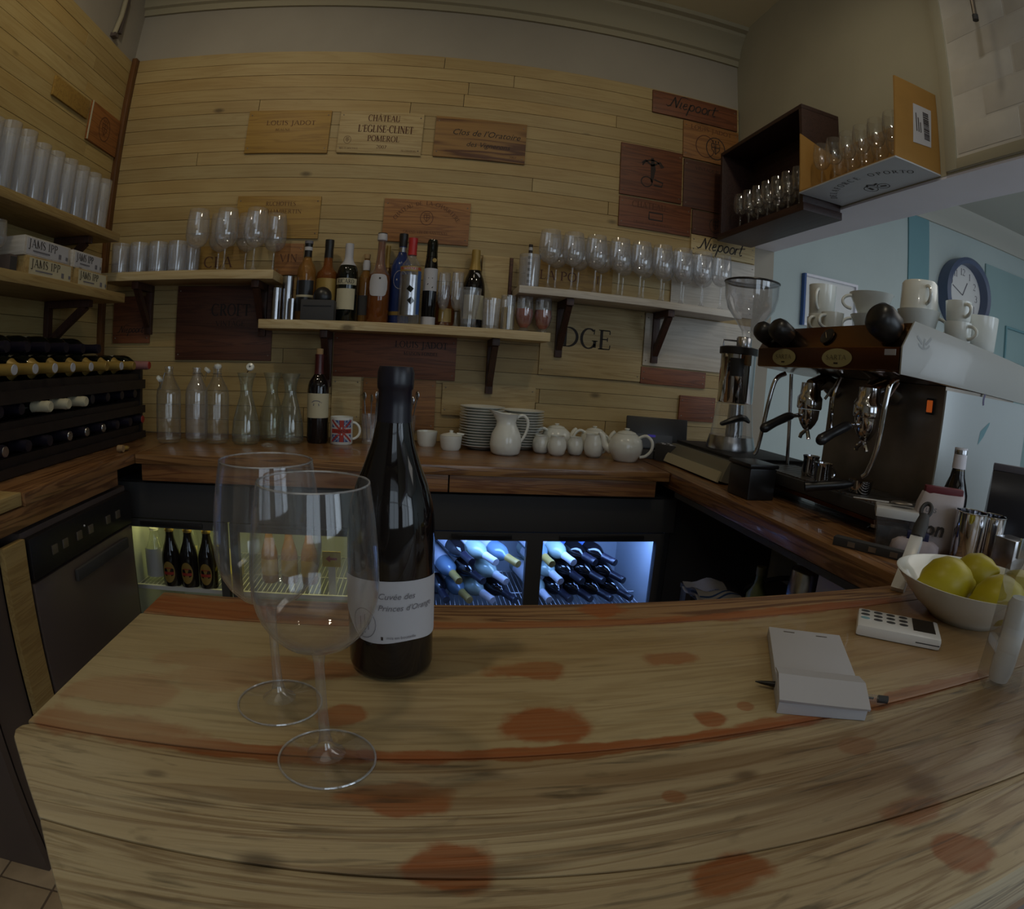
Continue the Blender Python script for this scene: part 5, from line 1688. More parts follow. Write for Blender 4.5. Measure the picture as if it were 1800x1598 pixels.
# glasses with cutlery
def cutlery_glass(label, x, y, n, seed, lean):
    t = tumbler('cutlery_glass', label, (x, y, BZ), .036, .105, 'glass_far', .9)
    rr = random.Random(seed)
    for i in range(n):
        a = rr.uniform(0, 6.28)
        p0 = Vector((x + .012 * math.cos(a), y + .012 * math.sin(a), BZ + .012))
        p1 = p0 + Vector((lean * rr.uniform(.3, 1) + .015 * math.cos(a), .02 * math.sin(a), .125 + rr.uniform(0, .03)))
        s = thing('teaspoon', 'teaspoon standing in the %s' % label.split(',')[0], 'spoon', p0, 0, 'teaspoons in the ' + label.split(',')[0])
        d = p1 - p0
        obj('handle', MB().tube([(0, 0, 0), d * .6, d], [.0022, .0022, .003], 6), 'steel', s)
        obj('spoon_bowl', MB().ell(d + Vector((0, 0, .012)), (.010, .004, .017), 10, 8, Matrix.Rotation(rr.uniform(0, 3), 4, 'Z')), 'steel', s)
cutlery_glass('cutlery glass left of the tall wine bottle, beside the flag mug', -.172, 2.120, 4, 1, .0)
cutlery_glass('cutlery glass right of the tall wine bottle, mostly hidden by it', -.046, 2.150, 4, 4, .022)
# crockery
t = thing('ramekin', 'small plain white bowl beside the tall wine bottle', 'bowl', (.033, 2.105, BZ))
obj('bowl', MB().lathe([(0, .003), (.028, 0), (.034, .012), (.038, .054), (.0355, .054), (.031, .012), (0, .007)], 28), 'porc', t, ang=50)
t = thing('sugar_bowl', 'small white sugar bowl with a knobbed lid and side spoon notch', 'bowl', (.116, 2.030, BZ))
obj('bowl', MB().lathe([(0, .003), (.030, 0), (.036, .010), (.0395, .050), (.0375, .050), (.033, .012), (0, .007)], 28), 'porc', t, ang=50)
obj('lid', MB().lathe([(.0385, .0505), (.030, .055), (.012, .059), (.006, .061), (.008, .067), (0, .070)], 24), 'porc', t, ang=50)
obj('spoon_handle', MB().tube([(.02, 0, .057), (.045, -.002, .055)], .004, 8), 'porc', t)
PL = [(0, .002), (.045, 0), (.050, .003), (.070, .012), (.081, .0155), (.0815, .018), (.069, .0145), (.048, .006), (0, .005)]
proto = None
for st, (x, y, n, nm) in enumerate(((.228, 2.095, 15, 'left'), (.384, 2.143, 14, 'right'))):
    for i in range(n):
        lab = 'white side plate in the %s stack, %s' % (nm, 'topmost' if i == n - 1 else ('at the bottom' if i == 0 else ORD[i] + ' from the bottom'))
        loc = (x + random.uniform(-.0012, .0012), y + random.uniform(-.001, .001), BZ + i * .0097)
        if proto is None:
            proto = thing('side_plate', lab, 'plate', loc, 0, 'stacked white side plates')
            obj('plate', MB().lathe(PL, 40), 'porc', proto, ang=50)
        else:
            dup(proto, loc, 0, lab)
t = thing('water_jug', 'large white china jug in front of the plate stacks', 'jug', (.300, 1.968, BZ))
JP = [(0, .003), (.042, 0), (.050, .008), (.055, .035), (.050, .070), (.036, .098), (.031, .112), (.036, .130), (.041, .140)]
mb = MB().lathe(JP + [(r - .003, z) for r, z in JP[:0:-1]] + [(0, .008)], 36)
mb.v = [(x - (.024 * max(0, (z - .10) / .04) * max(0, -x / .04) ** 2), y * (1 - .25 * max(0, (z - .11) / .03) * max(0, -x / .04)), z + .012 * max(0, (z - .10) / .04) * max(0, -x / .04) ** 2) for x, y, z in mb.v]
obj('body', mb, 'porc', t, ang=60)
obj('handle', MB().tube([(.034, 0, .126), (.052, 0, .137), (.070, 0, .124), (.074, 0, .098), (.064, 0, .066), (.051, 0, .045)], [.005, .0055, .0055, .005, .005, .005], 10), 'porc', t)
def creamer(label, x, y, R, H, hand, ang=0.0):
    t = thing('milk_jug', label, 'jug', (x, y, BZ), ang, 'small white milk jugs')
    p = [(0, .002), (R * .6, 0), (R * .85, H * .12), (R, H * .42), (R * .92, H * .72), (R * .72, H * .92), (R * .74, H), (R * .66, H), (R * .64, H * .92), (R * .84, H * .7), (R * .9, H * .42), (0, H * .12)]
    mb = MB().lathe(p, 28)
    mb.v = [(a - (.3 * R * max(0, (z / H - .75) / .25) * max(0, -a / R) ** 2), b, z) for a, b, z in mb.v]
    obj('body', mb, 'porc', t, ang=60)
    if hand:
        obj('handle', MB().tube([(R * .72, 0, H * .86), (R * 1.25, 0, H * .95), (R * 1.5, 0, H * .7), (R * 1.3, 0, H * .35), (R * .9, 0, H * .2)], .0042, 8), 'porc', t)
    return t
creamer('small egg-shaped white milk jug, first from the left', .440, 2.038, .033, .064, False, PI / 2)
creamer('small egg-shaped white milk jug, second from the left and nearest', .487, 1.990, .034, .070, False, PI / 2)
creamer('small egg-shaped white milk jug, third from the left', .562, 2.020, .031, .066, False, PI / 2)
creamer('small white milk jug with its handle to the right, beside the front teapot', .621, 1.985, .036, .082, True)
def teapot(label, x, y, R, H, ang):
    t = thing('teapot', label, 'teapot', (x, y, BZ), ang, 'white china teapots')
    p = [(0, .002), (R * .62, 0), (R * .7, .006), (R * .95, H * .28), (R, H * .46), (R * .9, H * .68), (R * .62, H * .82), (R * .55, H * .84), (0, H * .845)]
    obj('body', MB().lathe(p, 36), 'porc', t, ang=60)
    l = obj('lid', MB().lathe([(R * .56, H * .846), (R * .5, H * .88), (R * .25, H * .925), (R * .10, H * .935), (R * .10, H * .95), (R * .17, H * .975), (R * .12, H), (0, H)], 28), 'porc', t, ang=60)
    obj('handle', MB().tube([(R * .72, 0, H * .74), (R * 1.15, 0, H * .82), (R * 1.5, 0, H * .66), (R * 1.5, 0, H * .42), (R * 1.2, 0, H * .22), (R * .86, 0, H * .16)], [.0055] * 6, 10), 'porc', t)
    obj('spout', MB().tube([(-R * .8, 0, H * .28), (-R * 1.2, 0, H * .42), (-R * 1.38, 0, H * .68), (-R * 1.6, 0, H * .80)], [.016, .013, .009, .007], 10), 'porc', t)
    return t
teapot('white teapot nearest the till, handle to the right', .718, 1.920, .061, .116, math.radians(-28))
teapot('white teapot behind the milk jugs, nearest the plates', .520, 2.150, .057, .100, math.radians(200))
teapot('white teapot behind the milk jugs with its handle to the left', .668, 2.140, .056, .098, math.radians(190))
# till
t = thing('card_till', 'black till screen with a small keypad behind the teapot', 'till', (.885, 2.04, BZ), math.radians(-14))
obj('screen', MB().box(-.118, .118, -.012, .012, .030, .152), 'black', t, bev=.004, rot=(math.radians(-12), 0, 0))
obj('lower_panel', MB().box(-.108, .060, -.0165, -.0125, .036, .085), pm('dark_grey_panel', '3a3c42', .4), t, rot=(math.radians(-12), 0, 0))
obj('base', MB().box(-.09, .09, -.05, .05, 0, .03), 'blackm', t, bev=.004)
obj('blue_lamp', MB().box(-.035, -.005, -.0175, -.0168, .075, .084), pm('blue_lamp', '101040', emit=(.12, .08, .8), es=.12), t, rot=(math.radians(-12), 0, 0))
kp = thing('keypad', 'narrow black keypad with pale keys in front of the till', 'keypad', (.905, 1.930, BZ + .0), math.radians(-60))
obj('body', MB().box(-.065, .065, -.022, .022, 0, .062), 'blackm', kp, bev=.003)
for i in range(3):
    for j in range(6):
        obj('key', MB().box(-.005, .005, -.0045, .0045, 0, .003), 'paper' if (i + j) % 2 else 'steel', kp, (-.050 + j * .0175, -.013 + i * .013, .0622))

# ================================================================== RIGHT WORKTOP
# knock box / drawer with the grinder standing on it
t = thing('knock_drawer', 'grey fronted coffee knock-out drawer under the grinder', 'drawer', (0, 0, 0))
obj('case', MB().box(.925, 1.19, 1.515, 1.945, BZ, .940), 'blackm', t, bev=.003)
d = obj('front', MB().prism([(.900, BZ + .005), (.880, BZ + .010), (.890, .905), (.905, .935), (.924, .935), (.924, BZ + .005)], lambda x, z: (x, 1.515, z), lambda x, z: (x, 1.940, z)), pm('grey_drawer_front', '8f8c80', .35, .4), t, ang=20)
obj('lip', MB().prism([(.872, BZ + .006), (.884, BZ + .038), (.889, BZ + .036), (.879, BZ + .004)], lambda x, z: (x, 1.53, z), lambda x, z: (x, 1.93, z)), 'cream', d, ang=20)
obj('mat', MB().box(.925, 1.19, 1.515, 1.945, .9405, .948), 'rubber', t, bev=.002)
t = thing('coffee_grinder', 'chrome coffee grinder with a clear bean hopper beside the coffee machine', 'coffee grinder', (1.035, 1.745, .9485))
obj('base', loft([[(x * s, y * s, z) for x, y in arc(0, 0, .085, .085, 0, 345, 23)] for s, z in ((1, 0), (1, .012), (.94, .03), (.90, .045))]), 'steel', t, ang=30)
obj('chamber', MB().lathe([(.074, .045), (.070, .08), (.064, .13), (.060, .155)], 32), 'glass_far', t)
obj('column', MB().lathe([(0, .046), (.030, .046), (.026, .15), (0, .15)], 20, Matrix.Translation((.02, .02, 0))), 'steel', t)
ch = obj('doser', MB().lathe([(0, .156), (.058, .156), (.0605, .160), (.0605, .325), (0, .325)], 40), 'chrome', t, ang=40)
obj('window', MB().lathe([(.0612, .245), (.0612, .305)], 8, None, math.radians(215), math.radians(258)), 'black', ch)
obj('collar', MB().lathe([(.061, .318), (.066, .320), (.066, .342), (.05, .346), (0, .346)], 36), 'black', t, ang=40)
obj('lever', MB().tube([(-.05, -.045, .095), (-.085, -.075, .088), (-.02, -.085, .112), (.02, -.07, .10)], [.004, .007, .012, .006], 8), 'black', t)
obj('neck', MB().lathe([(0, .347), (.026, .347), (.026, .375), (.022, .380), (0, .380)], 24, Matrix.Translation((.012, -.01, 0))), 'steel', t)
obj('latch', MB().tube([(-.045, .03, .346), (-.045, .03, .366), (.0, .012, .366)], .003, 6), 'steel', t)
HT = Matrix.Translation((.025, -.02, 0))
obj('hopper', MB().lathe([(.024, .382), (.028, .40), (.055, .44), (.080, .475), (.091, .515), (.0935, .565), (.092, .565), (.0895, .515), (.0785, .477), (.053, .441), (.026, .40)], 36, HT), 'glass_far', t, ang=60)
obj('hopper_rim', MB().torus((.025, -.02, .566), .093, .0035, 36, 8), 'black', t)
obj('hopper_lid', MB().lathe([(.092, .567), (.088, .571), (0, .574)], 36, HT), glass('smoked_lid', (.28, .30, .36), edge=.5, refl=.10), t)

# ================================================================== COFFEE MACHINE
Y0, Y1 = .930, 1.515
XF, XBk = .968, 1.44
t = thing('coffee_machine', 'two-group espresso machine with bronze front and white side panels', 'coffee machine', (0, 0, 0))
def yprism(poly, a, b):
    return MB().prism(poly, lambda x, z: (x, a, z), lambda x, z: (x, b, z))
hp = [(XF, 1.226), (XF, 1.280), (XF + .034, 1.338), (XBk, 1.305), (XBk, 1.212), (1.14, 1.214)]
obj('upper_housing', yprism(hp, Y0 + .004, Y1), 'copper', t, bev=.002, ang=20)
M['bronze_dark'] = pm('dark_bronze_band', '5a3a26', 0.28, 0.9, noise=0.15, nscale=6)
band = obj('front_band', MB().box(XF - .004, XF - .0005, Y0 + .006, Y1 - .004, 1.229, 1.279), 'bronze_dark', t, bev=.001)
sp = obj('side_panel', yprism([(XF - .002, 1.222), (XF - .002, 1.281), (XF + .033, 1.341), (XBk + .06, 1.297), (XBk + .06, 1.205)], Y0 - .002, Y0 + .003), 'white_machine', t, bev=.001)
fe = lambda u, v, q: (1.035 + u, Y0 - .002 - q, 1.300 + v)
mb = MB().ribbon(arc(0, 0, .020, .014, 200, 340, 10), .004, fe).ribbon([(-.024, .010), (-.006, -.004)], .006, fe).ribbon([(.024, .012), (.006, -.004)], .006, fe).ribbon([(0, -.012), (.002, .008)], .006, fe)
obj('emblem', mb, pm('faint_grey_print', '9a9c9c', .5), sp, smooth=False)
# lower body, polished
obj('body', yprism([(1.125, .885), (1.135, 1.213), (XBk - .01, 1.211), (XBk - .01, .885)], Y0 + .006, 1.365), 'dsteel', t, ang=20)
M['lowerpanel'] = pm('polished_white_panel', 'b4babc', 0.16, 0.2, spec=0.8, coat=0.6)
lp = obj('side_panel', yprism([(1.122, .885), (1.133, 1.2045), (XBk + .055, 1.2035), (XBk + .055, .885)], Y0, Y0 + .005), 'lowerpanel', t)
fl2 = lambda u, v, q: (1.300 + u, Y0 - q, 1.12 + v)  # ring and leaf paint a window decal's reflection on the panel
obj('emblem', MB().ribbon(arc(.01, .075, .028, .030, 40, 200, 12), .007, fl2), pm('violet_reflection', '4b4468', .5), lp, smooth=False)  # ring of the reflected window decal
obj('emblem', MB().ribbon([(-.02, -.03), (-.008, -.004), (.02, .025)], [.002, .02, .004], fl2), M['teal_d'], lp, smooth=False)  # leaf of the reflected window decal
# drip tray and base
obj('drip_tray', MB().box(XF - .012, 1.128, Y0 + .01, Y1 - .02, .905, .936), 'blackm', t, bev=.003)
gr = MB()
for i in range(36):
    y = Y0 + .022 + i * .0148
    gr.box(XF - .004, 1.12, y, y + .006, .9365, .940)
obj('drip_grate', gr, 'dsteel', t, smooth=False)
obj('front_skirt', yprism([(XF - .006, .893), (XF - .010, .904), (1.10, .904), (1.10, .893)], Y0 + .015, Y1 - .03), 'bronze_dark', t, ang=20)
for x in (XF + .045, XBk - .06):
    for y in (Y0 + .06, Y1 - .045):
        obj('foot', MB().lathe([(0, 0), (.017, 0), (.019, .006), (.013, .010), (.013, .027), (0, .027)], 18, Matrix.Translation((x, y, BZ))), 'chrome', t)
obj('corner_post', MB().tube([(1.10, Y1 - .02, .936), (1.08, Y1 - .02, 1.215)], .006, 10), 'chrome', t)
obj('splash_plate', MB().prism([(1.36, .9), (1.44, .9), (1.44, 1.21), (1.36, 1.21)], lambda a, z: (1.40, a, z), lambda a, z: (1.403, a, z)), 'steel', t)
# knobs, gauge, badges, switch
def knob(y, z, r, h=.034):
    Tk = Matrix.Translation((XF + .012, y, z)) @ Matrix.Rotation(math.radians(-62), 4, 'Y')
    k = obj('steam_knob', MB().lathe([(0, -.012), (r * .8, -.012), (r * .95, 0), (r, h * .55), (r * .86, h * .85), (r * .55, h), (0, h * 1.02)], 24, Tk), 'black', t)
    return k
knob(1.475, 1.312, .030, .055)
knob(1.392, 1.314, .033, .055)
knob(.985, 1.322, .040, .060)
Tk = Matrix.Translation((XF + .014, 1.210, 1.308)) @ Matrix.Rotation(math.radians(-60), 4, 'Y')
g = obj('pressure_gauge', MB().lathe([(0, 0), (.022, 0), (.023, .005), (.019, .0065), (0, .0065)], 24, Tk), 'black', t)
obj('gauge_needle', MB().box(-.012, .012, -.0012, .0012, .007, .008, Tk @ Matrix.Rotation(.7, 4, 'Z')), 'chrome', g)
obj('cover_plate', MB().lathe([(0, 0), (.020, 0), (.020, .004), (0, .004)], 20, Matrix.Translation((XF + .012, 1.445, 1.312)) @ Matrix.Rotation(math.radians(-60), 4, 'Y')), 'blackm', t)
M['badge'] = pm('cream_brass_badge', 'a39a6c', 0.4)
for i, (y, ry) in enumerate(((1.375, .056), (1.147, .058))):
    n = 28
    fb = on_xr(XF - .0042, y, 1.253)
    mb = MB()
    vs = [fb(ry * math.cos(2 * PI * i / n), .0230 * math.sin(2 * PI * i / n), .0015) for i in range(n)]
    mb.add([fb(0, 0, .0022)] + vs, [(0, 1 + i, 1 + (i + 1) % n) for i in range(n)])
    bg = obj('oval_badge', mb, 'badge', band)
    bt = caps(MB(), 'SARTA', .011, on_xr(XF - .0068, y, 1.252), 0, -.003, 'c', ry * 1.35)
    bt.ribbon([(-.008, -.013), (.008, -.013)], .004, on_xr(XF - .0068, y, 1.253))
    obj('lettering', bt, 'ink', bg, smooth=False)
obj('maker_plate', MB().box(XF - .0056, XF - .0042, .945, .980, 1.262, 1.275), 'paper', band)
sw = obj('power_switch', MB().box(1.1275, 1.1305, .962, .987, 1.145, 1.183), 'black', t, bev=.001)
obj('lit_rocker', MB().box(1.125, 1.1275, .966, .983, 1.150, 1.178), 'switchlit', sw, bev=.001)
# groups with portafilters
def group_head(y, up):
    c = Vector((1.045, y, 0))
    gh = obj('group_head', MB().lathe([(0, 1.118), (.034, 1.118), (.036, 1.122), (.036, 1.150), (.030, 1.158), (.028, 1.19), (0, 1.19)], 28, Matrix.Translation((c.x, y, 0))).tube([(c.x, y, 1.18), (1.09, y, 1.20), (1.135, y, 1.18)], [.022, .024, .028], 14), 'chrome', t, ang=50)
    pf = obj('portafilter', MB().lathe([(0, 1.060), (.012, 1.062), (.022, 1.076), (.029, 1.092), (.031, 1.117), (0, 1.117)], 24, Matrix.Translation((c.x, y, 0))).tube([(c.x - .028, y - .004, 1.100), (c.x - .07, y - .012, 1.094)], .006, 8), 'chrome', t, ang=50)
    obj('handle', MB().tube([(c.x - .066, y - .011, 1.095), (c.x - .085, y - .015, 1.091), (c.x - .13, y - .024, 1.074), (c.x - .165, y - .03, 1.058), (c.x - .176, y - .032, 1.053)], [.009, .0125, .0115, .0135, .006], 12), 'black', pf)
    obj('spout', MB().tube([(c.x, y, 1.062), (c.x - .006, y - .016, 1.046), (c.x - .006, y - .02, 1.036)], .006, 8).tube([(c.x, y, 1.062), (c.x - .006, y + .016, 1.046), (c.x - .006, y + .02, 1.036)], .006, 8), 'chrome', pf)
group_head(1.345, 0)
group_head(1.105, 0)
obj('water_tap', MB().tube([(1.05, 1.225, 1.212), (1.03, 1.225, 1.16), (1.03, 1.222, 1.08), (1.035, 1.222, 1.06)], .005, 8), 'chrome', t)
obj('steam_wand', MB().tube([(1.02, .990, 1.212), (.995, .985, 1.20), (.985, .985, 1.15), (.985, .995, 1.06), (.980, 1.01, 1.00), (.972, 1.02, .985)], [.007, .007, .0065, .006, .006, .005], 10), 'chrome', t)
obj('steam_wand', MB().tube([(1.03, 1.455, 1.212), (1.0, 1.46, 1.19), (.985, 1.465, 1.12), (.975, 1.48, .99), (.965, 1.485, .965)], [.007, .007, .0065, .006, .005], 10), 'chrome', t)
for y in (1.06, 1.165, 1.29, 1.39):
    obj('lever_rod', MB().tube([(1.10, y, 1.212), (1.07, y + .02, 1.15)], .004, 8), 'steel', t)
# tools on the drip tray
s = thing('portafilter', 'loose portafilter lying across the drip tray with a black handle', 'portafilter', (0, 0, 0))
obj('basket', MB().lathe([(0, .941), (.026, .942), (.030, .965), (.031, .972), (.028, .972), (0, .950)], 24, Matrix.Translation((1.01, 1.06, 0))), 'chrome', s)
obj('handle', MB().tube([(.985, 1.062, .962), (.950, 1.065, .958), (.900, 1.085, .950), (.870, 1.10, .944)], [.006, .011, .011, .013], 12), 'black', s)
for i, (x, y, h) in enumerate(((1.03, 1.29, .055), (.995, 1.19, .050))):
    s = thing('milk_pitcher', 'small steel shot pot on the drip tray, %s one' % ('left', 'right')[i], 'pot', (x, y, .9402))
    obj('body', MB().lathe([(0, 0), (.022, 0), (.024, .01), (.021, h * .8), (.024, h), (.0225, h), (.02, h * .8), (.022, .01), (0, .004)], 20), 'chrome', s)
    obj('handle', MB().torus((.026, 0, h * .5), .014, .003, 12, 6, Matrix.Rotation(PI / 2, 4, 'X')), 'chrome', s)
s = thing('tamper', 'coffee tamper with a black handle standing by the drip tray', 'tamper', (.93, 1.44, BZ))
obj('base', MB().lathe([(0, 0), (.028, 0), (.028, .022), (.010, .028), (0, .028)], 24), 'chrome', s)
obj('handle', MB().lathe([(0, .028), (.009, .029), (.012, .05), (.017, .068), (.014, .085), (0, .09)], 20), 'black', s)
s = thing('dosing_box', 'black plastic dosing box against the left end of the coffee machine', 'box', (.905, 1.435, BZ))
s.location = (.885, 1.37, BZ)
obj('box', MB().box(-.04, .045, -.065, .045, 0, .085), 'black', s, bev=.005)
obj('lid', MB().box(-.044, .049, -.069, .049, .0855, .097), 'black', s, bev=.004)

# mugs and cups on the machine top
TZ = lambda x: 1.338 - (x - 1.002) * (.033 / .438) + .0006
def mug(label, x, y, z, R=.042, H=.085, ha=0.0, up=True, r0=.92, grp='white cups on the coffee machine'):
    t = thing('cup', label, 'cup', (x, y, z), ha, grp)
    p = [(0, .003), (R * r0 * .9, 0), (R * r0, .006), (R, H), (R - .003, H), (R * r0 - .003, .010), (0, .008)]
    mb = MB().lathe(p, 28)
    hb = MB().tube([(R * .95 + max(0, a), 0, H * .52 + b) for a, b in arc(0, 0, .026, H * .30, 95, -95, 12)], .0045, 8)
    if not up:
        mb.v = [(a, b, H - c) for a, b, c in mb.v]
        hb.v = [(a, b, H - c) for a, b, c in hb.v]
    obj('body', mb, 'porc', t, ang=50)
    obj('handle', hb, 'porc', t)
    return t
mug('tall white mug at the left of the cups, stacked on a lower one', 1.165, 1.475, TZ(1.165) + .072, .043, .098, math.radians(215))
mug('low white cup under the tall mug at the left', 1.165, 1.475, TZ(1.165), .045, .070, math.radians(250))
mug('small white cup in front of the tall mug', 1.09, 1.385, TZ(1.09), .035, .058, math.radians(200))
mug('small white cup, second in front of the wide bowl cups', 1.075, 1.310, TZ(1.075), .032, .056, math.radians(190))
mug('wide white bowl cup in the middle, lower one', 1.165, 1.245, TZ(1.165), .062, .064, math.radians(150), r0=.6)
mug('wide white bowl cup in the middle, upper one', 1.165, 1.250, TZ(1.165) + .0655, .064, .060, math.radians(160), r0=.6)
mug('white mug turned upside down on top of the right-hand stack', 1.150, 1.055, TZ(1.15) + .0665, .050, .072, math.radians(245), False)
mug('wide white cup at the bottom of the right-hand stack', 1.150, 1.055, TZ(1.15), .056, .066, math.radians(330), r0=.7)
mug('small white cup by the right-hand stack, upper one', 1.215, .978, TZ(1.215) + .052, .034, .050, math.radians(250))
mug('small white cup by the right-hand stack, lower one', 1.215, .978, TZ(1.215), .036, .051, math.radians(270))
mug('large white cup at the right end of the machine top', 1.312, .988, TZ(1.312), .055, .088, math.radians(120), r0=.85)

# ------------------------------------------------------------------ near end of the right worktop
t = thing('lidded_tub', 'clear tub of tea bags with a white lid beside the coffee machine', 'tub', (.960, .877, BZ), math.radians(-42))
obj('tub', loft([[(x * s, y * s, z) for x, y in ((-.046, -.032), (.046, -.032), (.046, .032), (-.046, .032))] for s, z in ((.88, .001), (1, .062))], False), 'glass_far', t, ang=20)
obj('contents', loft([[(x * s, y * s, z) for x, y in ((-.042, -.028), (.042, -.028), (.042, .028), (-.042, .028))] for s, z in ((.88, .003), (.97, .045))]), pm('tea_bags', '4a4c52', .8, noise=.5, nscale=60), t)
obj('lid', MB().box(-.050, .050, -.036, .036, .0625, .082), 'white', t, bev=.004)
t = thing('teaspoon', 'long spoon resting on the white tub lid', 'spoon', (.955, .885, .9505))
obj('handle', MB().tube([(-.075, .055, .004), (-.01, .01, .004)], .0022, 6), 'steel', t)
obj('spoon_bowl', MB().ell((.012, -.008, .006), (.026, .014, .004), 12, 6, Matrix.Rotation(math.radians(-38), 4, 'Z')), 'dsteel', t)
t = thing('cable_tray', 'flat black adaptor block on the worktop edge below the tub', 'block', (.862, .835, BZ), math.radians(-58))
obj('body', MB().box(-.085, .085, -.012, .012, 0, .018), 'blackm', t, bev=.002)
for i in range(3):
    obj('socket', MB().box(-.008, .008, -.0135, -.0122, .004, .014), 'dsteel', t, (-.045 + i * .045, 0, 0))
t = thing('sugar_bag', 'crumpled white and pink paper bag with black brush lettering', 'bag', (1.022, .822, BZ), math.radians(-38))
rr = random.Random(5)
rings = []
for z, sx, sy, dx in ((0, .052, .030, 0), (.02, .056, .035, 0), (.06, .054, .034, .002), (.10, .050, .026, .004), (.125, .046, .016, .008)):
    rings.append([(sx * math.copysign(abs(math.cos(a)) ** .6, math.cos(a)) + dx + rr.uniform(-.004, .004), sy * math.copysign(abs(math.sin(a)) ** .6, math.sin(a)) + rr.uniform(-.003, .003), z + rr.uniform(-.002, .002) * (z > 0)) for a in [2 * PI * i / 22 for i in range(22)]])
obj('bag', loft(rings), pm('pink_white_paper', 'b9b0b4', .6), t, ang=110)
obj('red_top', MB().box(-.034, .050, -.012, .012, .122, .138), pm('dark_red_band', '6a2028', .5), t, bev=.003)
fbag = lambda u, v, q: (u, -.040 + v * .10, .05 + v)
obj('lettering', font_mesh('on', .042, .2, lambda u, v, q: (-.030 + u, -.0395 + v * .12, .042 + v), 'LEFT', .001), 'ink', t, smooth=False)
obj('lettering', font_mesh('urs', .020, .15, lambda u, v, q: (-.034 + u, -.0355 + v * .12, .088 + v), 'LEFT'), 'greyink', t, smooth=False)
t = thing('folded_packet', 'folded white paper packet lying in front of the bag', 'packet', (.942, .798, BZ), math.radians(-48))
rings = []
for z, sx, sy in ((0, .046, .019), (.010, .050, .022), (.028, .046, .019), (.036, .034, .012)):
    rings.append([(sx * math.copysign(abs(math.cos(a)) ** .6, math.cos(a)) + rr.uniform(-.005, .005), sy * math.copysign(abs(math.sin(a)) ** .6, math.sin(a)) + rr.uniform(-.004, .004), z) for a in [2 * PI * i / 18 for i in range(18)]])
obj('packet', loft(rings), pm('pinkish_paper', 'b4a8ae', .6), t, ang=60)
obj('blue_flap', MB().box(-.02, .026, -.006, .016, .034, .050), pm('deep_blue_wrap', '22264f', .5), t, bev=.003)
t = thing('grouting_tool', 'white bar with a black looped handle leaning on the paper bag', 'utensil', (.772, .672, .8512))
d = Vector((.092, .055, .090))
q = d.to_track_quat('Z', 'Y').to_matrix().to_4x4()
obj('bar', MB().box(-.012, .012, -.009, .009, 0, .118, q), 'white', t, bev=.002)
L = .118
hd = MB().tube([q @ Vector((0, 0, L)), q @ Vector((0, 0, L + .03)), q @ Vector((0, 0, L + .055))], [.013, .014, .010], 10)
hd.torus((0, 0, 0), .012, .0042, 18, 8, q @ Matrix.Translation((0, 0, L + .070)) @ Matrix.Rotation(PI / 2, 4, 'X') @ Matrix.Diagonal((.8, 1.4, 1, 1)))
obj('handle', hd, 'blackm', t)
b = bottle('beer_bottle', 'amber beer bottle with a pale neck foil in front of the white machine panel', 'bottle', (1.108, .848, BZ), .218, .031, [(0, .01), (.9, 0), (1, .03), (1, .48), (.96, .55), (.74, .65), (.56, .72), (.47, .80), (.44, .95), (.48, .955), (.48, .985), (.42, 1), (0, 1)], 'bottle_br', 'soffit', (.80, .94))
obj('crown_cap', MB().lathe([(.0152, .205), (.0155, .214), (.013, .2195), (0, .220)], 20), 'steel', b)
obj('neck_sheen', MB().lathe([(.0166, .150), (.0150, .172)], 6, None, -PI / 2 - 1.2, -PI / 2 + .1), 'gold', b)  # gold strip painted as the sheen of the amber neck
va = math.atan2(-.775, -1.05)
fm = on_cyl(.0318, .115, va)
obj('label_emblem', MB().ribbon([(0, .010), (0, -.006)], [.001, .018], fm), pm('orange_print', 'c06a18', .5), b, smooth=False)
t = thing('steel_beaker', 'tall polished steel beaker behind the lemons', 'beaker', (1.012, .690, BZ - .0150 + .0152))
t.location = (1.034, .738, BZ)
obj('body', MB().lathe([(0, 0), (.030, 0), (.031, .004), (.034, .105), (.0325, .105), (.029, .006), (0, .005)], 32), 'chrome', t, ang=50)
obj('rim', MB().torus((0, 0, .105), .0335, .0014, 32, 6), 'chrome', t)
t = thing('steel_beaker', 'second steel beaker at the right of the tall one', 'beaker', (1.118, .742, BZ))
obj('body', MB().lathe([(0, 0), (.030, 0), (.031, .004), (.033, .095), (.0315, .095), (.029, .006), (0, .005)], 32), 'chrome', t, ang=50)
obj('rim', MB().torus((0, 0, .095), .0325, .0014, 32, 6), 'chrome', t)
t = thing('steel_jigger', 'small square steel caddy with a chrome clip right of the beakers', 'caddy', (1.075, .655, .8502))
obj('body', loft([[(x * s, y * s, z) for x, y in ((-.026, -.026), (.026, -.026), (.026, .026), (-.026, .026))] for s, z in ((1, 0), (1, .088))]), 'steel', t, bev=.002, ang=20)
obj('clip', MB().box(-.012, .012, -.03, -.0265, .055, .095), 'chrome', t)
t = thing('coffee_bag', 'tall matt black coffee bag with a rolled top at the right edge', 'bag', (1.235, .775, BZ), math.radians(-52))
obj('bag', loft([[(x * s, y * q2, z) for x, y in ((-.055, -.035), (0, -.042), (.055, -.035), (.055, .035), (0, .042), (-.055, .035))] for s, q2, z in ((1, 1, 0), (1.04, 1.05, .05), (1.02, .9, .12), (1, .45, .165), (1, .2, .180))]), pm('navy_black_foil', '1a1922', .3), t, ang=50)
obj('rolled_top', MB().box(-.055, .055, -.009, .009, .180, .196), pm('grey_rolled_top', '55525a', .5), t, bev=.003)
t = thing('menu_block', 'pale wooden stick behind the black coffee bag', 'block', (1.30, .700, .8502))
obj('block', MB().box(-.01, .01, -.01, .01, 0, .16), 'shelf', t, bev=.002)

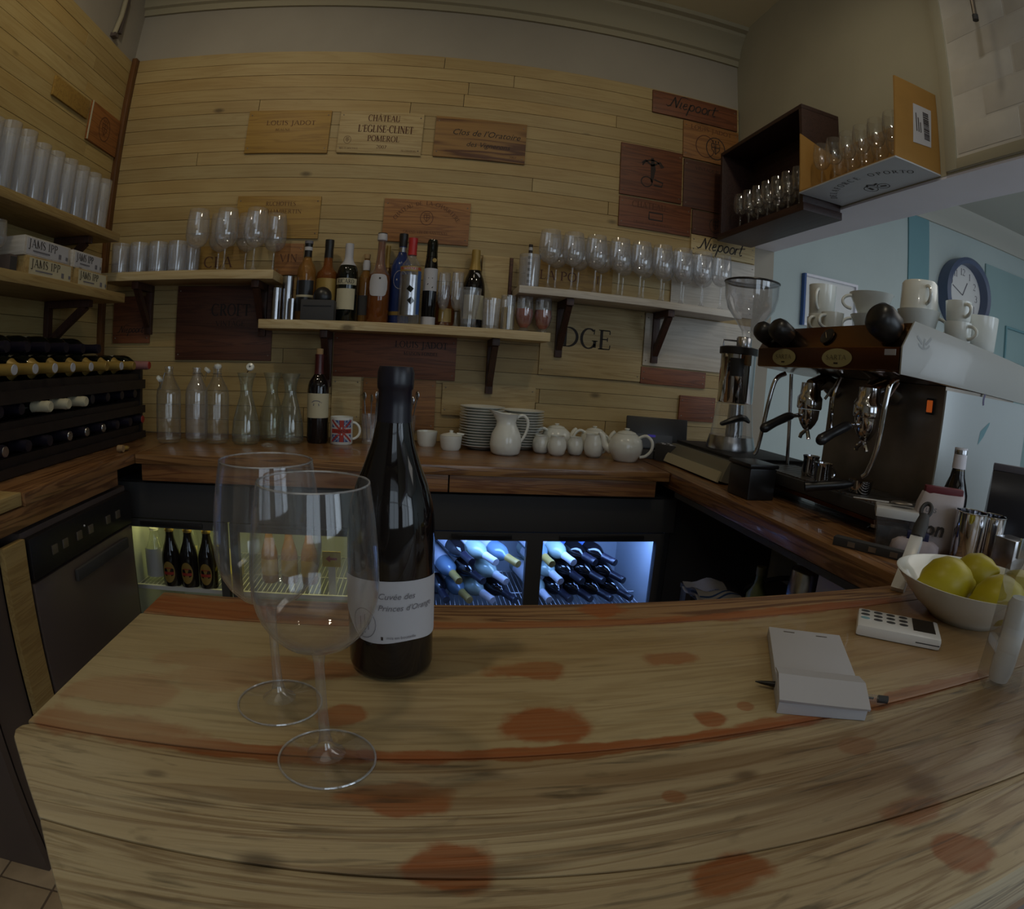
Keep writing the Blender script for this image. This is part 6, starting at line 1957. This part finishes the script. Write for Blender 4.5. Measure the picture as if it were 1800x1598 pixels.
# ------------------------------------------------------------------ under the right worktop
t = thing('steel_undershelf', 'steel undershelf below the right worktop', 'shelf', (0, 0, 0))
obj('shelf', MB().box(.885, 1.28, .80, 1.70, .475, .490), 'dsteel', t)
obj('upright', MB().box(.89, .91, 1.66, 1.70, 0, .475), 'dsteel', t)
obj('upright', MB().box(1.24, 1.26, 1.66, 1.70, 0, .475), 'dsteel', t)
t = thing('steel_pitcher', 'upturned steel pitcher in the gap under the right worktop', 'pitcher', (.905, 1.075, .4905))
obj('body', MB().lathe([(0, .265), (.034, .265), (.043, .255), (.052, .10), (.058, 0), (.055, 0), (.049, .10), (.039, .25), (0, .258)], 28), 'steel', t, ang=50)
obj('handle', MB().tube([(.036, .02, .20), (.07, .03, .18), (.07, .035, .08), (.046, .02, .06)], .005, 8), 'steel', t)
t = thing('green_bottle', 'pale green plastic bottle top under the right worktop', 'bottle', (.955, 1.345, .4905))
obj('body', MB().lathe([(0, 0), (.03, 0), (.032, .01), (.032, .09), (.014, .12), (.012, .15), (0, .15)], 20), pm('pale_green_plastic', '77825a', .4), t)
obj('cap', MB().lathe([(0, .15), (.014, .151), (.014, .175), (0, .176)], 16), pm('pale_cap', '8a8c70', .5), t)
t = thing('tea_towel', 'white cloth with dark blue stripes lying under the right worktop', 'cloth', (.93, 1.50, .4905))
n, m_ = 24, 8
vs, fs = [], []
for i in range(n + 1):
    for j in range(m_ + 1):
        y, x = -.14 + .28 * i / n, -.07 + .14 * j / m_
        vs.append((x, y, .022 + .010 * math.sin(y * 55 + x * 20) + .006 * math.sin(x * 60)))
for i in range(n):
    for j in range(m_):
        a = i * (m_ + 1) + j
        fs.append((a, a + 1, a + m_ + 2, a + m_ + 1))
mb = MB().add(vs, fs)
bot = MB().add([(x, y, z - .018) for x, y, z in vs], fs)
cl = obj('cloth', mb.add(bot.v, bot.f), 'paper', t)
st = MB()
for yy in (-.06, -.045, 0, .015, .06, .075):
    P_ = [(-.068 + .136 * j / 12, yy) for j in range(13)]
    st.ribbon(P_, .006, lambda u, v, q: (u, v, .0226 + .010 * math.sin(v * 55 + u * 20) + .006 * math.sin(u * 60)))
obj('stripes', st, 'blueink', cl, smooth=False)
t = thing('dust_pipe', 'curved dark hose in the gap under the right worktop', 'hose', (1.05, 1.42, .4905))
obj('hose', MB().tube([(.0, .12, .01), (-.04, .06, .06), (-.03, -.02, .11), (.03, -.08, .13), (.1, -.1, .05)], .008, 8), 'rubber', t)

# ------------------------------------------------------------------ side room: clock and pictures on the teal wall
t = thing('wall_clock', 'round wall clock with a deep dark rim on the teal wall of the side room', 'clock', (3.735, 2.999, 2.045))
t.scale = (1.12, 1.0, 1.12)
RX = Matrix.Rotation(PI / 2, 4, 'X')
obj('rim', MB().lathe([(.225, 0), (.245, .0), (.245, .10), (.225, .115), (.205, .10), (.205, .02), (.225, 0)], 44, RX), pm('slate_blue_rim', '54607c', .4), t)
d = obj('dial', MB().lathe([(0, .02), (.206, .02), (.206, .024), (0, .024)], 44, RX), 'white', t)
mb = MB()
fc = on_y(0, -.0246, 0)
for i in range(1, 13):
    a = PI / 2 - i * PI / 6
    caps(mb, str(i) if i not in (4, 5, 8) else '1', .045, fc, .155 * math.cos(a), .155 * math.sin(a) - .022)
obj('numerals', mb, 'greyink', d, smooth=False)
obj('hands', MB().ribbon([(0, 0), (.05, .09)], .010, fc).ribbon([(0, 0), (-.11, .05)], .008, fc), 'greyink', d, smooth=False)
t = thing('picture_frame', 'white picture with a dark blue frame edge behind the cups', 'picture', (2.42, 2.998, 1.585))
obj('frame', MB().box(.205, .22, -.03, 0, 0, .32).box(-.205, .205, -.03, 0, .305, .32).box(-.205, .205, -.03, 0, 0, .015), 'soffit', t)
obj('frame_edge', MB().box(-.22, -.205, -.03, 0, 0, .32), 'blueink', t)
obj('print', MB().box(-.205, .205, -.012, -.002, .015, .305), 'white', t)
t = thing('picture_frame', 'pale framed notice at the right edge on the teal wall', 'picture', (4.62, 2.998, 1.62))
obj('frame', MB().box(-.28, -.262, -.03, 0, 0, .30).box(.262, .28, -.03, 0, 0, .30).box(-.262, .262, -.03, 0, .282, .30).box(-.262, .262, -.03, 0, 0, .018), 'teal_d', t)
obj('print', MB().box(-.262, .262, -.012, -.002, .018, .282), 'white', t)

# ------------------------------------------------------------------ glasses in the crate and carton
k = 0
proto = None
for row, x in enumerate((1.170, 1.235)):
    for i in range(7):
        y = 1.62 + i * .066 + row * .02
        lab = 'small stemmed glass in the dark wall crate, %s row, %s from the right' % (('front', 'back')[row], ORD[i])
        if proto is None:
            proto = wine_glass('port_glass', lab, (x, y, 1.7734), .150, .0275, .0235, .026, .065, .105, 'glass_crate', 'glasses in the dark wall crate', 18)
        else:
            dup(proto, (x, y, 1.7734), i, lab)
pr2 = proto
k = 0
for row, x in enumerate((1.150, 1.225)):
    for i in range(6):
        y = 1.150 + i * .064
        lab = 'small stemmed glass in the open wine carton, %s row, %s from the right' % (('front', 'back')[row], ORD[i])
        dup(pr2, (x, y, 1.8034), i, lab, 'glasses in the open carton')
